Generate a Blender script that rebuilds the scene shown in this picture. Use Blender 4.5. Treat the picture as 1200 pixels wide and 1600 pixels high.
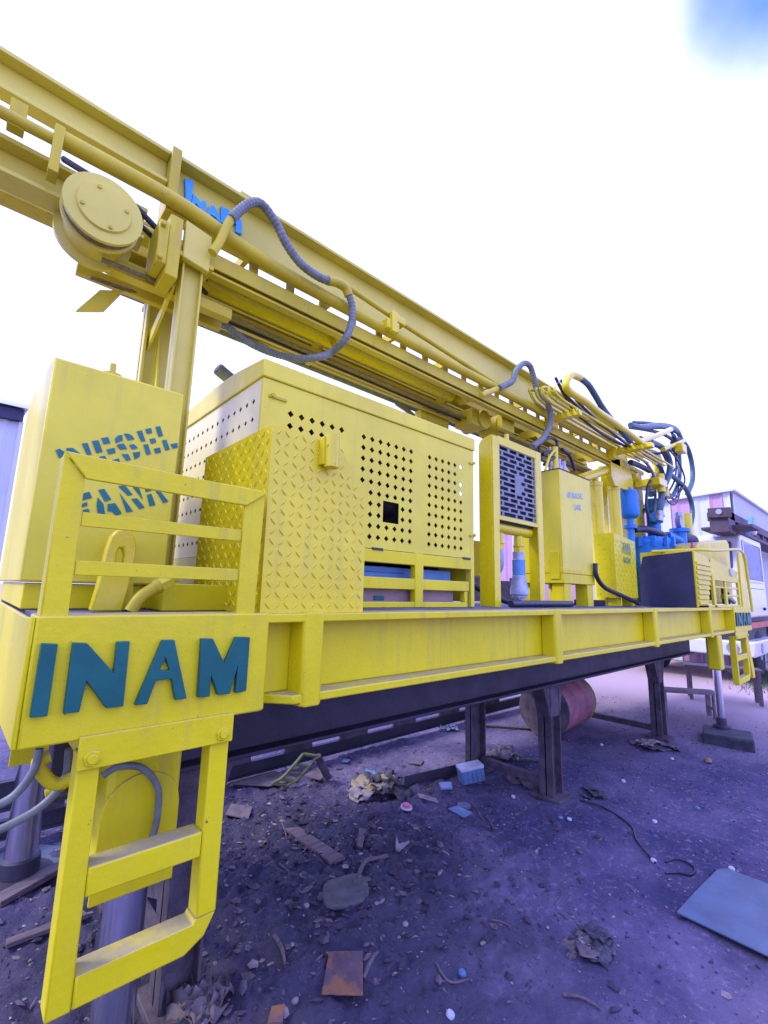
import bpy, bmesh, math, random
from mathutils import Vector, Matrix, noise
from mathutils.geometry import tessellate_polygon
random.seed(7)
R = math.radians
scene = bpy.context.scene
for o in list(bpy.data.objects): bpy.data.objects.remove(o)

# ------------------------------------------------------------------ camera
cam_d = bpy.data.cameras.new('camera'); cam = bpy.data.objects.new('camera', cam_d)
scene.collection.objects.link(cam); scene.camera = cam
CAM = Vector((0, 0, 1.55))
yaw, pitch, roll = 0.73027, 0.17121, 0.025835
fw = Vector((math.sin(yaw)*math.cos(pitch), math.cos(yaw)*math.cos(pitch), math.sin(pitch)))
rt = Vector((math.cos(yaw), -math.sin(yaw), 0)); up = rt.cross(fw)
r2 = math.cos(roll)*rt + math.sin(roll)*up; u2 = -math.sin(roll)*rt + math.cos(roll)*up
cam.matrix_world = Matrix(((r2.x, u2.x, -fw.x, CAM.x), (r2.y, u2.y, -fw.y, CAM.y), (r2.z, u2.z, -fw.z, CAM.z), (0, 0, 0, 1)))
cam_d.sensor_fit = 'VERTICAL'; cam_d.sensor_height = 24; cam_d.lens = 24*719.26/1600
cam_d.clip_start = 0.05; cam_d.clip_end = 2000

# ------------------------------------------------------------------ sky
SUN_EL, SUN_AZ = R(44), R(-60)          # azimuth from +Y towards +X
w = bpy.data.worlds.new('World'); scene.world = w; w.use_nodes = True
nt = w.node_tree; N = nt.nodes; N.clear()
def nd(t, **k):
    n = N.new(t)
    for a, b in k.items(): setattr(n, a, b)
    return n
out = nd('ShaderNodeOutputWorld'); bg1 = nd('ShaderNodeBackground'); bg2 = nd('ShaderNodeBackground'); mx = nd('ShaderNodeMixShader')
sky = nd('ShaderNodeTexSky', sky_type='NISHITA', sun_disc=False, sun_elevation=SUN_EL, sun_rotation=SUN_AZ, dust_density=.3, ozone_density=3.0)
bg1.inputs['Strength'].default_value = 0.15
tint = nd('ShaderNodeMix', data_type='RGBA', blend_type='MULTIPLY'); tint.inputs[0].default_value = 1; tint.inputs[7].default_value = (.5, 1.05, 1.3, 1)
nt.links.new(sky.outputs[0], tint.inputs[6]); nt.links.new(tint.outputs[2], bg1.inputs['Color'])
tc = nd('ShaderNodeTexCoord')
nz = nd('ShaderNodeTexNoise'); nz.inputs['Scale'].default_value = 2.2; nz.inputs['Detail'].default_value = 5; nz.inputs['Roughness'].default_value = .55
nt.links.new(tc.outputs['Generated'], nz.inputs['Vector'])
# a thin layer of bright cloud with one open gap of blue
gapdir = nd('ShaderNodeVectorMath', operation='DOT_PRODUCT'); gapdir.inputs[1].default_value = (0.642, 0.009, 0.766)
nt.links.new(tc.outputs['Generated'], gapdir.inputs[0])
gm = nd('ShaderNodeMapRange', interpolation_type='SMOOTHSTEP')
gm.inputs['From Min'].default_value = 0.982; gm.inputs['From Max'].default_value = 1.0; gm.inputs['To Max'].default_value = 1.0
nt.links.new(gapdir.outputs['Value'], gm.inputs['Value'])
nr = nd('ShaderNodeMapRange'); nr.inputs['From Min'].default_value = .3; nr.inputs['From Max'].default_value = .7
nr.inputs['To Min'].default_value = -.25; nr.inputs['To Max'].default_value = .25
nt.links.new(nz.outputs['Fac'], nr.inputs['Value'])
ad = nd('ShaderNodeMath', operation='ADD'); nt.links.new(gm.outputs[0], ad.inputs[0]); nt.links.new(nr.outputs[0], ad.inputs[1])
cl = nd('ShaderNodeMapRange', interpolation_type='SMOOTHSTEP'); cl.inputs['From Min'].default_value = .25; cl.inputs['From Max'].default_value = 1.0
cl.inputs['To Min'].default_value = 1; cl.inputs['To Max'].default_value = 0
nt.links.new(ad.outputs[0], cl.inputs['Value'])
bg2.inputs['Color'].default_value = (0.80, 0.86, 2.3, 1); bg2.inputs['Strength'].default_value = 1.0
nt.links.new(cl.outputs[0], mx.inputs[0]); nt.links.new(bg1.outputs[0], mx.inputs[1]); nt.links.new(bg2.outputs[0], mx.inputs[2])
nt.links.new(mx.outputs[0], out.inputs['Surface'])

# ------------------------------------------------------------------ sun (veiled by cloud: soft)
sd = bpy.data.lights.new('sun', 'SUN'); sun = bpy.data.objects.new('sun', sd); scene.collection.objects.link(sun)
sd.energy = 2.0; sd.angle = R(14); sd.color = (1, .93, .84)
sdir = Vector((math.sin(SUN_AZ)*math.cos(SUN_EL), math.cos(SUN_AZ)*math.cos(SUN_EL), math.sin(SUN_EL)))
sun.rotation_euler = sdir.to_track_quat('Z', 'Y').to_euler()
sun.location = sdir*30
scene.view_settings.view_transform = 'Standard'; scene.view_settings.look = 'None'
scene.view_settings.exposure = 0.74; scene.view_settings.gamma = 1
scene.render.engine = 'CYCLES'

# ------------------------------------------------------------------ materials
MATS = {}
def mat(name, col, rough=.5, metal=0, var=.12, scale=3.0, dirt=None, dirt_amt=.0, dirt_scale=7, bump=.0, bump_scale=60, dust=0, spec=.5, stretch=None, coat=0, wear=0):
    m = bpy.data.materials.new(name); m.use_nodes = True; t = m.node_tree; b = t.nodes['Principled BSDF']
    L = t.links.new
    def n(ty, **k):
        x = t.nodes.new(ty)
        for a, v in k.items(): setattr(x, a, v)
        return x
    g = n('ShaderNodeNewGeometry'); vec = g.outputs['Position']
    if stretch:
        mp = n('ShaderNodeMapping'); mp.inputs['Scale'].default_value = stretch; L(vec, mp.inputs['Vector']); vec = mp.outputs[0]
    def nz(s, d=4, r=.6):
        x = n('ShaderNodeTexNoise'); x.inputs['Scale'].default_value = s; x.inputs['Detail'].default_value = d; x.inputs['Roughness'].default_value = r
        L(vec, x.inputs['Vector']); return x.outputs['Fac']
    def mixc(f, a, c2):
        x = n('ShaderNodeMix', data_type='RGBA')
        if isinstance(f, float): x.inputs[0].default_value = f
        else: L(f, x.inputs[0])
        for i, v in ((6, a), (7, c2)):
            if isinstance(v, tuple): x.inputs[i].default_value = (*v, 1) if len(v) == 3 else v
            else: L(v, x.inputs[i])
        return x.outputs[2]
    def ramp(f, a, c):
        x = n('ShaderNodeMapRange', interpolation_type='SMOOTHSTEP'); x.inputs['From Min'].default_value = a; x.inputs['From Max'].default_value = c; L(f, x.inputs['Value']); return x.outputs[0]
    lo = tuple(max(0, c*(1-var)) for c in col); hi = tuple(min(1, c*(1+var)) for c in col)
    c = mixc(ramp(nz(scale), .3, .7), lo, hi)
    if dirt:
        f = ramp(nz(dirt_scale, 8, .7), .74-dirt_amt*.3, .80-dirt_amt*.2)
        c = mixc(f, c, dirt)
    if wear:
        chips = ramp(nz(38, 4, .75), .72-wear*.035, .74-wear*.03); c = mixc(chips, c, (.17, .115, .06))
        sm = n('ShaderNodeMapping'); sm.inputs['Scale'].default_value = (26, 26, 1.6); L(g.outputs['Position'], sm.inputs['Vector'])
        st = n('ShaderNodeTexNoise'); st.inputs['Scale'].default_value = 1; st.inputs['Detail'].default_value = 5; L(sm.outputs[0], st.inputs['Vector'])
        k = n('ShaderNodeMath', operation='MULTIPLY'); L(ramp(st.outputs['Fac'], .50, .66), k.inputs[0]); k.inputs[1].default_value = .22*wear
        k2 = n('ShaderNodeMath', operation='MULTIPLY'); L(k.outputs[0], k2.inputs[0]); L(ramp(nz(1.9, 4), .40, .60), k2.inputs[1])
        c = mixc(k2.outputs[0], c, (.26, .21, .10))
        bl = ramp(nz(1.3, 7, .7), .45, .66); k3 = n('ShaderNodeMath', operation='MULTIPLY'); L(bl, k3.inputs[0]); k3.inputs[1].default_value = .12*wear
        c = mixc(k3.outputs[0], c, (.46, .40, .07))
    if dust:
        sp = n('ShaderNodeSeparateXYZ'); L(g.outputs['Normal'], sp.inputs[0])
        mu = n('ShaderNodeMath', operation='MULTIPLY'); L(ramp(sp.outputs['Z'], .55, .95), mu.inputs[0])
        mu2 = n('ShaderNodeMath', operation='MULTIPLY'); L(mu.outputs[0], mu2.inputs[0]); mu2.inputs[1].default_value = dust
        L(ramp(nz(9, 6, .7), .2, .6), mu.inputs[1]); c = mixc(mu2.outputs[0], c, (.27, .23, .22))
    L(c, b.inputs['Base Color'])
    mr = n('ShaderNodeMapRange'); mr.inputs['To Min'].default_value = max(.03, rough-.1); mr.inputs['To Max'].default_value = min(1, rough+.14)
    L(nz(scale*2.3), mr.inputs['Value']); L(mr.outputs[0], b.inputs['Roughness'])
    b.inputs['Metallic'].default_value = metal; b.inputs['Specular IOR Level'].default_value = spec; b.inputs['Coat Weight'].default_value = coat
    b.inputs['Coat Roughness'].default_value = .2
    if bump:
        bp = n('ShaderNodeBump'); bp.inputs['Strength'].default_value = bump; bp.inputs['Distance'].default_value = .01
        L(nz(bump_scale, 3), bp.inputs['Height']); L(bp.outputs[0], b.inputs['Normal'])
    MATS[name] = m
    return m
rust = (.16, .10, .08)
YEL = mat('yellow_paint', (.665, .585, .003), .42, var=.07, scale=2.2, dirt=(.36, .27, .08), dirt_amt=.13, dirt_scale=8, bump=.16, bump_scale=38, dust=.75, spec=.3, wear=1)
YELG = mat('gloss_yellow_paint', (.70, .595, .003), .24, var=.06, scale=3, dirt=(.40, .30, .06), dirt_amt=.05, bump=.16, bump_scale=26, dust=.5, wear=.7)
YELC = mat('muted_yellow_paint', (.60, .535, .055), .44, var=.08, scale=1.6, dirt=(.42, .36, .16), dirt_amt=.15, dirt_scale=4, bump=.08, spec=.5)  # paler, less saturated yellow for mast web, sheave and rest
YELH = mat('glare_cream_paint', (.76, .71, .30), .4, var=.05, scale=1.5, dirt=(.5, .44, .25), dirt_amt=.06, bump=.06, spec=.5)  # cream that puts sun glare on the canopy end into the colour
YELP = mat('weathered_yellow_paint', (.53, .445, .016), .45, var=.14, scale=1.6, dirt=(.40, .31, .17), dirt_amt=.2, dirt_scale=4, bump=.10, bump_scale=40, dust=.4, spec=.3, wear=1)
YELW = mat('pale_yellow_paint', (.69, .615, .026), .40, var=.08, scale=2, dirt=(.55, .45, .2), dirt_amt=.07, bump=.12, bump_scale=30, spec=.4, wear=.55)
TEAL = mat('teal_letter_paint', (.003, .105, .075), .42, var=.12, scale=12, spec=.35)
TEALT = mat('stencil_letter_paint', (.004, .14, .12), .5, var=.15, scale=25)
SKYB = mat('bright_blue_letter_paint', (.03, .32, .62), .5, var=.1, scale=12)
LBL = mat('faded_blue_stencil', (.24, .42, .58), .5, var=.25, scale=40)
GRN = mat('green_stencil', (.03, .24, .16), .5, var=.3, scale=40)
DECK = mat('deck_steel', (.10, .10, .15), .7, var=.3, scale=8, dirt=(.2, .18, .2), dirt_amt=.25, bump=.3, bump_scale=70)
DARK = mat('dark_chassis_paint', (.026, .024, .034), .6, var=.35, scale=4, dirt=(.06, .05, .05), dirt_amt=.2, bump=.2)
DKBL = mat('dark_navy_sheet', (.018, .020, .055), .55, var=.25, scale=3, dirt=(.06, .06, .09), dirt_amt=.12, bump=.08)
RUSTD = mat('rusty_dark_steel', (.07, .055, .06), .8, var=.4, scale=9, dirt=(.13, .08, .06), dirt_amt=.3, bump=.4)
CHROME = mat('chromed_rod', (.80, .82, .84), .16, 1.0, var=.06, scale=5, stretch=(1, 1, .2))
BLUE = mat('bright_blue_paint', (.010, .19, .50), .38, var=.12, scale=6, dirt=(.05, .15, .3), dirt_amt=.1, spec=.5)
BLUEP = mat('powder_blue_steel', (.10, .26, .46), .5, var=.12, scale=5)
HOSE = mat('grey_blue_hose', (.15, .175, .14), .5, var=.2, scale=20, dirt=(.3, .3, .26), dirt_amt=.2, dirt_scale=14)
HOSEB = mat('blue_hose', (.03, .085, .11), .4, var=.2, scale=12)
HOSEK = mat('black_hose', (.018, .018, .028), .42, var=.3, scale=12)
ROPE = mat('greasy_wire_rope', (.20, .17, .05), .55, var=.35, scale=60, bump=.6, bump_scale=200)
STEEL = mat('bare_steel', (.36, .38, .40), .4, .8, var=.2, scale=14)
GALV = mat('galvanised_pipe', (.33, .38, .44), .45, .3, var=.25, scale=18, dirt=(.2, .2, .2), dirt_amt=.15)
BLACK = mat('black_interior', (.008, .008, .012), .7, var=.4, scale=10)
CORE = mat('radiator_core', (.012, .016, .02), .6, var=.4, scale=30, bump=.5, bump_scale=180)
GRIL = mat('grey_blue_grille', (.16, .185, .17), .42, var=.14, scale=5)
CARD = mat('cardboard', (.34, .24, .20), .85, var=.1, scale=9)
WHITE = mat('white_truck_paint', (.54, .56, .56), .32, var=.05, scale=3, dirt=(.45, .43, .42), dirt_amt=.1, coat=.3)
GLASS = mat('tinted_window_glass', (.06, .08, .13), .30, var=.15, scale=3, spec=.15)
ORNG = mat('orange_strip', (.42, .09, .03), .5)
BROWN = mat('brown_mast_paint', (.055, .035, .045), .6, var=.3, scale=5, dirt=(.1, .07, .06), dirt_amt=.2)
PINK = mat('pink_sheet', (.42, .25, .34), .5, var=.06, scale=1.2)
WSHT = mat('white_sheet', (.50, .54, .56), .5, var=.05, scale=1.2)
GSHT = mat('grey_blue_sheet', (.42, .46, .56), .45, var=.1, scale=1.2)
DRUMR = mat('faded_red_drum', (.30, .11, .12), .6, var=.25, scale=7, dirt=(.15, .07, .06), dirt_amt=.3, dirt_scale=6, bump=.2)
DRUML = mat('lifted_pink_lid', (.40, .17, .18), .6, var=.15, scale=6, dirt=(.2, .09, .08), dirt_amt=.2)  # lighter copy of the drum red, offsetting shade on the lid
DRUMY = mat('old_yellow_band', (.26, .22, .05), .6, var=.3, scale=9, dirt=(.10, .07, .05), dirt_amt=.4)
WOOD = mat('weathered_wood', (.12, .09, .085), .85, var=.3, scale=6, stretch=(1, 8, 8), bump=.4, bump_scale=40)
WOODL = mat('pale_wood', (.19, .15, .14), .85, var=.25, scale=8, bump=.3, bump_scale=50)
RUBB = mat('muddy_rubber_block', (.035, .035, .04), .8, var=.4, scale=8, bump=.5, bump_scale=30)
TIN = mat('blue_grey_tin', (.08, .115, .16), .55, .0, var=.16, scale=5, dirt=(.10, .11, .14), dirt_amt=.35, dirt_scale=8, bump=.15)
PLATE = mat('rust_plate', (.10, .065, .07), .8, var=.2, scale=9, dirt=(.26, .115, .035), dirt_amt=.95, dirt_scale=5, bump=.3)
STONE = mat('mud_slab', (.09, .085, .075), .9, var=.3, scale=14, bump=.7, bump_scale=60)
PAPER = mat('dirty_paper', (.25, .22, .20), .85, var=.25, scale=14)
PAPW = mat('white_plastic', (.42, .46, .46), .5, var=.1, scale=14)
PAPB = mat('pale_blue_plastic', (.09, .17, .26), .45, var=.2, scale=14)
CARDD = mat('soiled_cardboard', (.125, .10, .095), .9, var=.3, scale=12)
RAG = mat('dark_rag', (.05, .05, .06), .95, var=.5, scale=25, bump=.5)
REDP = mat('red_plastic', (.55, .06, .08), .4)
OLIVE = mat('olive_plastic', (.13, .15, .05), .5, var=.2, scale=15)
OCHR = mat('dull_yellow_plastic', (.26, .21, .07), .5, var=.2, scale=15)
RIM = mat('wheel_rim', (.3, .3, .32), .5, .3)
TYRE = mat('tyre', (.02, .02, .022), .85, var=.3, scale=20)

# ------------------------------------------------------------------ helpers
COL = scene.collection
def link(o):
    COL.objects.link(o); return o
def tag(o, label=None, cat=None, group=None, kind=None):
    if label: o['label'] = label
    if cat: o['category'] = cat
    if group: o['group'] = group
    if kind: o['kind'] = kind
    return o
def thing(name, label, cat, loc, group=None, rz=0):
    o = link(bpy.data.objects.new(name, None)); o.location = loc; o.rotation_euler = (0, 0, rz); o.empty_display_size = .2
    return tag(o, label, cat, group)
class B:
    """collects shapes in one bmesh"""
    def __init__(s): s.bm = bmesh.new(); s.mi = 0
    def _f(s, vs):
        try:
            f = s.bm.faces.new(vs); f.material_index = s.mi; return f
        except ValueError: return None
    def box(s, x0, x1, y0, y1, z0, z1, M=None):
        v = [Vector((x, y, z)) for z in (z0, z1) for y in (y0, y1) for x in (x0, x1)]
        if M is not None: v = [M @ p for p in v]
        v = [s.bm.verts.new(p) for p in v]
        for q in ((0, 2, 3, 1), (4, 5, 7, 6), (0, 1, 5, 4), (2, 6, 7, 3), (0, 4, 6, 2), (1, 3, 7, 5)): s._f([v[i] for i in q])
        return s
    def prism(s, poly, ax, a, b, hole=None):
        """poly in the two remaining axes (order x,y,z), extruded along ax from a to b"""
        def P(u, v, t): return {'x': (t, u, v), 'y': (u, t, v), 'z': (u, v, t)}[ax]
        n = len(poly)
        if hole:
            al = poly+hole; A = [s.bm.verts.new(P(u, v, a)) for u, v in al]; C = [s.bm.verts.new(P(u, v, b)) for u, v in al]
            for t in tessellate_polygon([[Vector((u, v, 0)) for u, v in poly], [Vector((u, v, 0)) for u, v in hole]]):
                s._f([A[i] for i in t]); s._f([C[i] for i in t[::-1]])
            for o, k in ((0, n), (n, len(hole))):
                for i in range(k): s._f([A[o+i], C[o+i], C[o+(i+1) % k], A[o+(i+1) % k]])
            return s
        A = [s.bm.verts.new(P(u, v, a)) for u, v in poly]; C = [s.bm.verts.new(P(u, v, b)) for u, v in poly]
        if n <= 4: s._f(A); s._f(C[::-1])
        else:
            for t in tessellate_polygon([[Vector((u, v, 0)) for u, v in poly]]):
                s._f([A[i] for i in t]); s._f([C[i] for i in t[::-1]])
        for i in range(n): s._f([A[i], C[i], C[(i+1) % n], A[(i+1) % n]])
        return s
    def cyl(s, p0, p1, r0, r1=None, n=16, caps=True):
        p0 = Vector(p0); p1 = Vector(p1); r1 = r0 if r1 is None else r1
        d = (p1-p0).normalized(); a = d.orthogonal().normalized(); c = d.cross(a)
        A = [s.bm.verts.new(p0+(a*math.cos(t)+c*math.sin(t))*r0) for t in (2*math.pi*i/n for i in range(n))]
        C = [s.bm.verts.new(p1+(a*math.cos(t)+c*math.sin(t))*r1) for t in (2*math.pi*i/n for i in range(n))]
        for i in range(n): s._f([A[i], A[(i+1) % n], C[(i+1) % n], C[i]])
        if caps: s._f(A[::-1]); s._f(C)
        return s
    def lathe(s, p0, d, prof, n=20):
        """prof: (distance along d, radius)"""
        p0 = Vector(p0); d = Vector(d).normalized(); a = d.orthogonal().normalized(); c = d.cross(a)
        rings = []
        for h, r in prof: rings.append([s.bm.verts.new(p0+d*h+(a*math.cos(2*math.pi*i/n)+c*math.sin(2*math.pi*i/n))*max(r, 1e-4)) for i in range(n)])
        for A, C in zip(rings, rings[1:]):
            for i in range(n): s._f([A[i], A[(i+1) % n], C[(i+1) % n], C[i]])
        s._f(rings[0][::-1]); s._f(rings[-1]); return s
    def tube(s, pts, r, n=8, sub=6, ridge=0, step=.012):
        pts = [Vector(p) for p in pts]
        if sub > 1 and len(pts) > 2:
            q = [pts[0]*2-pts[1]]+pts+[pts[-1]*2-pts[-2]]; P = []
            for i in range(1, len(q)-2):
                for k in range(sub):
                    t = k/sub; a, b, c, d = q[i-1], q[i], q[i+1], q[i+2]
                    P.append(.5*((2*b)+(c-a)*t+(2*a-5*b+4*c-d)*t*t+(3*b-a-3*c+d)*t**3))
            P.append(pts[-1]); pts = P
        if ridge:
            P = []; acc = 0
            for a, b in zip(pts, pts[1:]):
                l = (b-a).length; t = acc
                while t < l: P.append(a.lerp(b, t/l)); t += step
                acc = t-l
            P.append(pts[-1]); pts = P
        t0 = (pts[1]-pts[0]).normalized(); nrm = t0.orthogonal().normalized(); prev = None
        for i, p in enumerate(pts):
            t = (pts[min(i+1, len(pts)-1)]-pts[max(i-1, 0)]).normalized()
            nrm = (nrm-t*nrm.dot(t)).normalized(); c = t.cross(nrm)
            rr = (r[i*len(r)//len(pts)] if isinstance(r, list) else r)*(1+(ridge if i % 2 else -ridge) if ridge else 1)
            ring = [s.bm.verts.new(p+(nrm*math.cos(2*math.pi*k/n)+c*math.sin(2*math.pi*k/n))*rr) for k in range(n)]
            if prev:
                for k in range(n): s._f([prev[k], prev[(k+1) % n], ring[(k+1) % n], ring[k]])
            else: s._f(ring[::-1])
            prev = ring
        s._f(prev); return s
    def quad(s, *p): s._f([s.bm.verts.new(q) for q in p]); return s
    def perf(s, us, vs, holes, hr, P, cut=()):
        """sheet on grid lines us x vs with diamond holes; P(u,v)->3D"""
        V = {}
        def vt(u, v):
            k = (round(u, 5), round(v, 5))
            if k not in V: V[k] = s.bm.verts.new(P(u, v))
            return V[k]
        for i in range(len(us)-1):
            for j in range(len(vs)-1):
                if (i, j) in cut: continue
                u0, u1, v0, v1 = us[i], us[i+1], vs[j], vs[j+1]
                c = [vt(u0, v0), vt(u1, v0), vt(u1, v1), vt(u0, v1)]
                if (i, j) not in holes: s._f(c); continue
                cu, cv = (u0+u1)/2, (v0+v1)/2
                d = [vt(cu, cv-hr), vt(cu+hr, cv), vt(cu, cv+hr), vt(cu-hr, cv)]
                for k in range(4):
                    s._f([c[k], c[(k+1) % 4], d[k]]); s._f([c[k], d[k], d[k-1]])
        return s
    def done(s, name, m, parent=None, smooth=35, bev=0, label=None, solid=0):
        me = bpy.data.meshes.new(name)
        bmesh.ops.recalc_face_normals(s.bm, faces=s.bm.faces[:])
        s.bm.to_mesh(me); s.bm.free()
        for q in (m if isinstance(m, (list, tuple)) else [m]): me.materials.append(q)
        if smooth:
            me.polygons.foreach_set('use_smooth', [True]*len(me.polygons)); me.set_sharp_from_angle(angle=R(smooth))
        o = link(bpy.data.objects.new(name, me))
        if parent is not None:
            o.parent = parent
            if parent.type == 'EMPTY': o.matrix_parent_inverse = (Matrix.Translation(parent.location) @ parent.rotation_euler.to_matrix().to_4x4()).inverted()
        if solid:
            md = o.modifiers.new('thickness', 'SOLIDIFY'); md.thickness = solid; md.offset = 0
        if bev:
            md = o.modifiers.new('edge', 'BEVEL'); md.width = bev; md.segments = 2; md.limit_method = 'ANGLE'; md.angle_limit = R(40)
        if label: o['label'] = label
        return o
def bx(name, m, parent, *d, bev=.004, label=None): return B().box(*d).done(name, m, parent, bev=bev, label=label)
def bxs(name, m, parent, *ds, bev=.004, label=None):
    b = B()
    for d in ds: b.box(*d)
    return b.done(name, m, parent, bev=bev, label=label)
def rod(name, m, parent, pts, r, n=10, sub=6, ridge=0, label=None): return B().tube(pts, r, n, sub, ridge).done(name, m, parent, smooth=24 if ridge else 60, label=label)
def text_mesh(body, size, M, m, name, parent, depth=.002, shear=0, label=None, sx=1):
    cu = bpy.data.curves.new('t', 'FONT'); cu.body = body; cu.size = size; cu.extrude = depth; cu.align_x = 'CENTER'; cu.shear = shear
    to = link(bpy.data.objects.new('t', cu)); dg = bpy.context.evaluated_depsgraph_get(); dg.update()
    me = bpy.data.meshes.new_from_object(to.evaluated_get(dg)); bpy.data.objects.remove(to)
    me.transform(M @ Matrix.Diagonal((sx, 1, 1, 1))); me.materials.clear(); me.materials.append(m); me.name = name
    o = link(bpy.data.objects.new(name, me))
    if parent is not None:
        o.parent = parent
        if parent.type == 'EMPTY': o.matrix_parent_inverse = Matrix.Translation(parent.location).inverted()
    if label: o['label'] = label
    return o
XZ = lambda x, y, z: Matrix(((1, 0, 0, x), (0, 0, -1, y), (0, 1, 0, z), (0, 0, 0, 1)))   # text facing -Y
def letters(parent, m, Y0, Y1, groups, bev=0):
    for polys in groups:
        b = B()
        for p in polys:
            if p and isinstance(p[0], list): b.prism(p[0], 'y', Y0, Y1, p[1])
            else: b.prism(p, 'y', Y0, Y1)
        b.done('letter', m, parent, bev=bev)

# ------------------------------------------------------------------ ground: one sheet out to the horizon
def hgt(x, y):
    v = Vector((x, y, 0))
    h = .018*noise.fractal(v*1.1, 1, 2.1, 3)+.010*noise.fractal(v*5+Vector((9, 2, 0)), .8, 2.2, 4)
    rough = max(0, min(1, 1.3-abs(x-1.6)/2.2))*max(0, min(1, (y-.6)/1.2))*max(0, min(1, (4.6-y)/1.5))   # trodden muddy patch under the near end
    h += rough*.030*(noise.fractal(v*9+Vector((3, 7, 1)), .6, 2.0, 4))
    h += rough*.022*max(0, noise.noise(v*14+Vector((1, 5, 3))))
    return h*(1 if abs(x)+abs(y) < 25 else .5)-.012
def ground():
    def axis(a, b, st):
        L = [a+st*i for i in range(int((b-a)/st)+1)]; s = st
        lo, hi = [], []; p, q = L[0], L[-1]
        while q < 600: s *= 1.14; q += s; hi.append(q); p -= s; lo.append(p)
        return lo[::-1]+L+hi
    xs = axis(-.4, 4.6, .024); ys = axis(.3, 4.4, .024)
    verts = [(x, y, hgt(x, y) if max(abs(x), abs(y)) < 40 else -.012) for y in ys for x in xs]; n = len(xs)
    faces = [(j*n+i, j*n+i+1, (j+1)*n+i+1, (j+1)*n+i) for j in range(len(ys)-1) for i in range(n-1)]
    me = bpy.data.meshes.new('ground'); me.from_pydata(verts, [], faces)
    me.polygons.foreach_set('use_smooth', [True]*len(me.polygons))
    m = bpy.data.materials.new('packed_dirt'); m.use_nodes = True; t = m.node_tree; b = t.nodes['Principled BSDF']; L = t.links.new
    g = t.nodes.new('ShaderNodeNewGeometry')
    def nz(s, d=6, r=.6, off=0):
        mp = t.nodes.new('ShaderNodeMapping'); mp.inputs['Location'].default_value = (off, off*1.7, 0); L(g.outputs['Position'], mp.inputs[0])
        x = t.nodes.new('ShaderNodeTexNoise'); x.inputs['Scale'].default_value = s; x.inputs['Detail'].default_value = d; x.inputs['Roughness'].default_value = r
        L(mp.outputs[0], x.inputs['Vector']); return x.outputs['Fac']
    def rp(f, a, c):
        x = t.nodes.new('ShaderNodeMapRange'); x.interpolation_type = 'SMOOTHSTEP'; x.inputs['From Min'].default_value = a; x.inputs['From Max'].default_value = c; L(f, x.inputs['Value']); return x.outputs[0]
    def mix(f, a, c):
        x = t.nodes.new('ShaderNodeMix'); x.data_type = 'RGBA'; L(f, x.inputs[0])
        for i, v in ((6, a), (7, c)):
            if isinstance(v, tuple): x.inputs[i].default_value = (*v, 1)
            else: L(v, x.inputs[i])
        return x.outputs[2]
    c = mix(rp(nz(1.3), .35, .68), (.044, .041, .088), (.112, .092, .150))
    c = mix(rp(nz(.55, 5, .6, 4), .5, .75), c, (.195, .162, .225))
    c = mix(rp(nz(26, 5, .75, 2), .52, .72), c, (.215, .18, .225))
    c = mix(rp(nz(11, 8, .7, 7), .60, .74), c, (.042, .037, .07))
    c = mix(rp(nz(90, 3, .7, 1), .66, .76), c, (.24, .20, .22))
    # dark patch round the near jack: damp earth plus soft shade painted in
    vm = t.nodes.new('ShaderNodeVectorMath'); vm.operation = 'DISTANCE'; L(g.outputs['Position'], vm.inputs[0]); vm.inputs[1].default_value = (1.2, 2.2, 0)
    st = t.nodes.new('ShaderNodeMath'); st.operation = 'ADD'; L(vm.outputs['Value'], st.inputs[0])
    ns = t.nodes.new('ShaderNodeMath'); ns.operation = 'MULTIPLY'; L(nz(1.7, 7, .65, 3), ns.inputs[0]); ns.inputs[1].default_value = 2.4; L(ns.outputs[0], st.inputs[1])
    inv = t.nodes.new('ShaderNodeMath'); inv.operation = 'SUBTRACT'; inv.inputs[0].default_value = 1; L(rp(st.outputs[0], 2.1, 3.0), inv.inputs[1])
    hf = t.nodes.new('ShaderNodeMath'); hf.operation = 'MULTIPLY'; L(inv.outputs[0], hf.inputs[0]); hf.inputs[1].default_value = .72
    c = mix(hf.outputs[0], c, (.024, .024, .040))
    # paler, warmer dirt further out
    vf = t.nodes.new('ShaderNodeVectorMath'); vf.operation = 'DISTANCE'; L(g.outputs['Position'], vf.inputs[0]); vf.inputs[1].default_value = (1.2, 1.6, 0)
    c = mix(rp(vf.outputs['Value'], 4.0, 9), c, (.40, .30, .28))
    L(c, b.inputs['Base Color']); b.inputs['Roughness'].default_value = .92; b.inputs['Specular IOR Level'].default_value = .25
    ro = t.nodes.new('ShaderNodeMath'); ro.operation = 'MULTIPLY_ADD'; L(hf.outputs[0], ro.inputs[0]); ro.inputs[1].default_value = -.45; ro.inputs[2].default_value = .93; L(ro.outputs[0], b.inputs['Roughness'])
    bp = t.nodes.new('ShaderNodeBump'); bp.inputs['Strength'].default_value = .8; bp.inputs['Distance'].default_value = .012; L(nz(42, 8, .72, 5), bp.inputs['Height'])
    bp2 = t.nodes.new('ShaderNodeBump'); bp2.inputs['Strength'].default_value = .5; bp2.inputs['Distance'].default_value = .02; L(nz(14, 5, .6, 8), bp2.inputs['Height']); L(bp.outputs[0], bp2.inputs['Normal'])
    L(bp2.outputs[0], b.inputs['Normal'])
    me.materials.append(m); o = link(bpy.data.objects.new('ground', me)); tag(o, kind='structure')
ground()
# ------------------------------------------------------------------ the drilling rig
rig = thing('drilling_rig', 'long yellow skid mounted drilling rig standing on steel trestles', 'drilling rig', (4.2, 2.45, 0))
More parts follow.
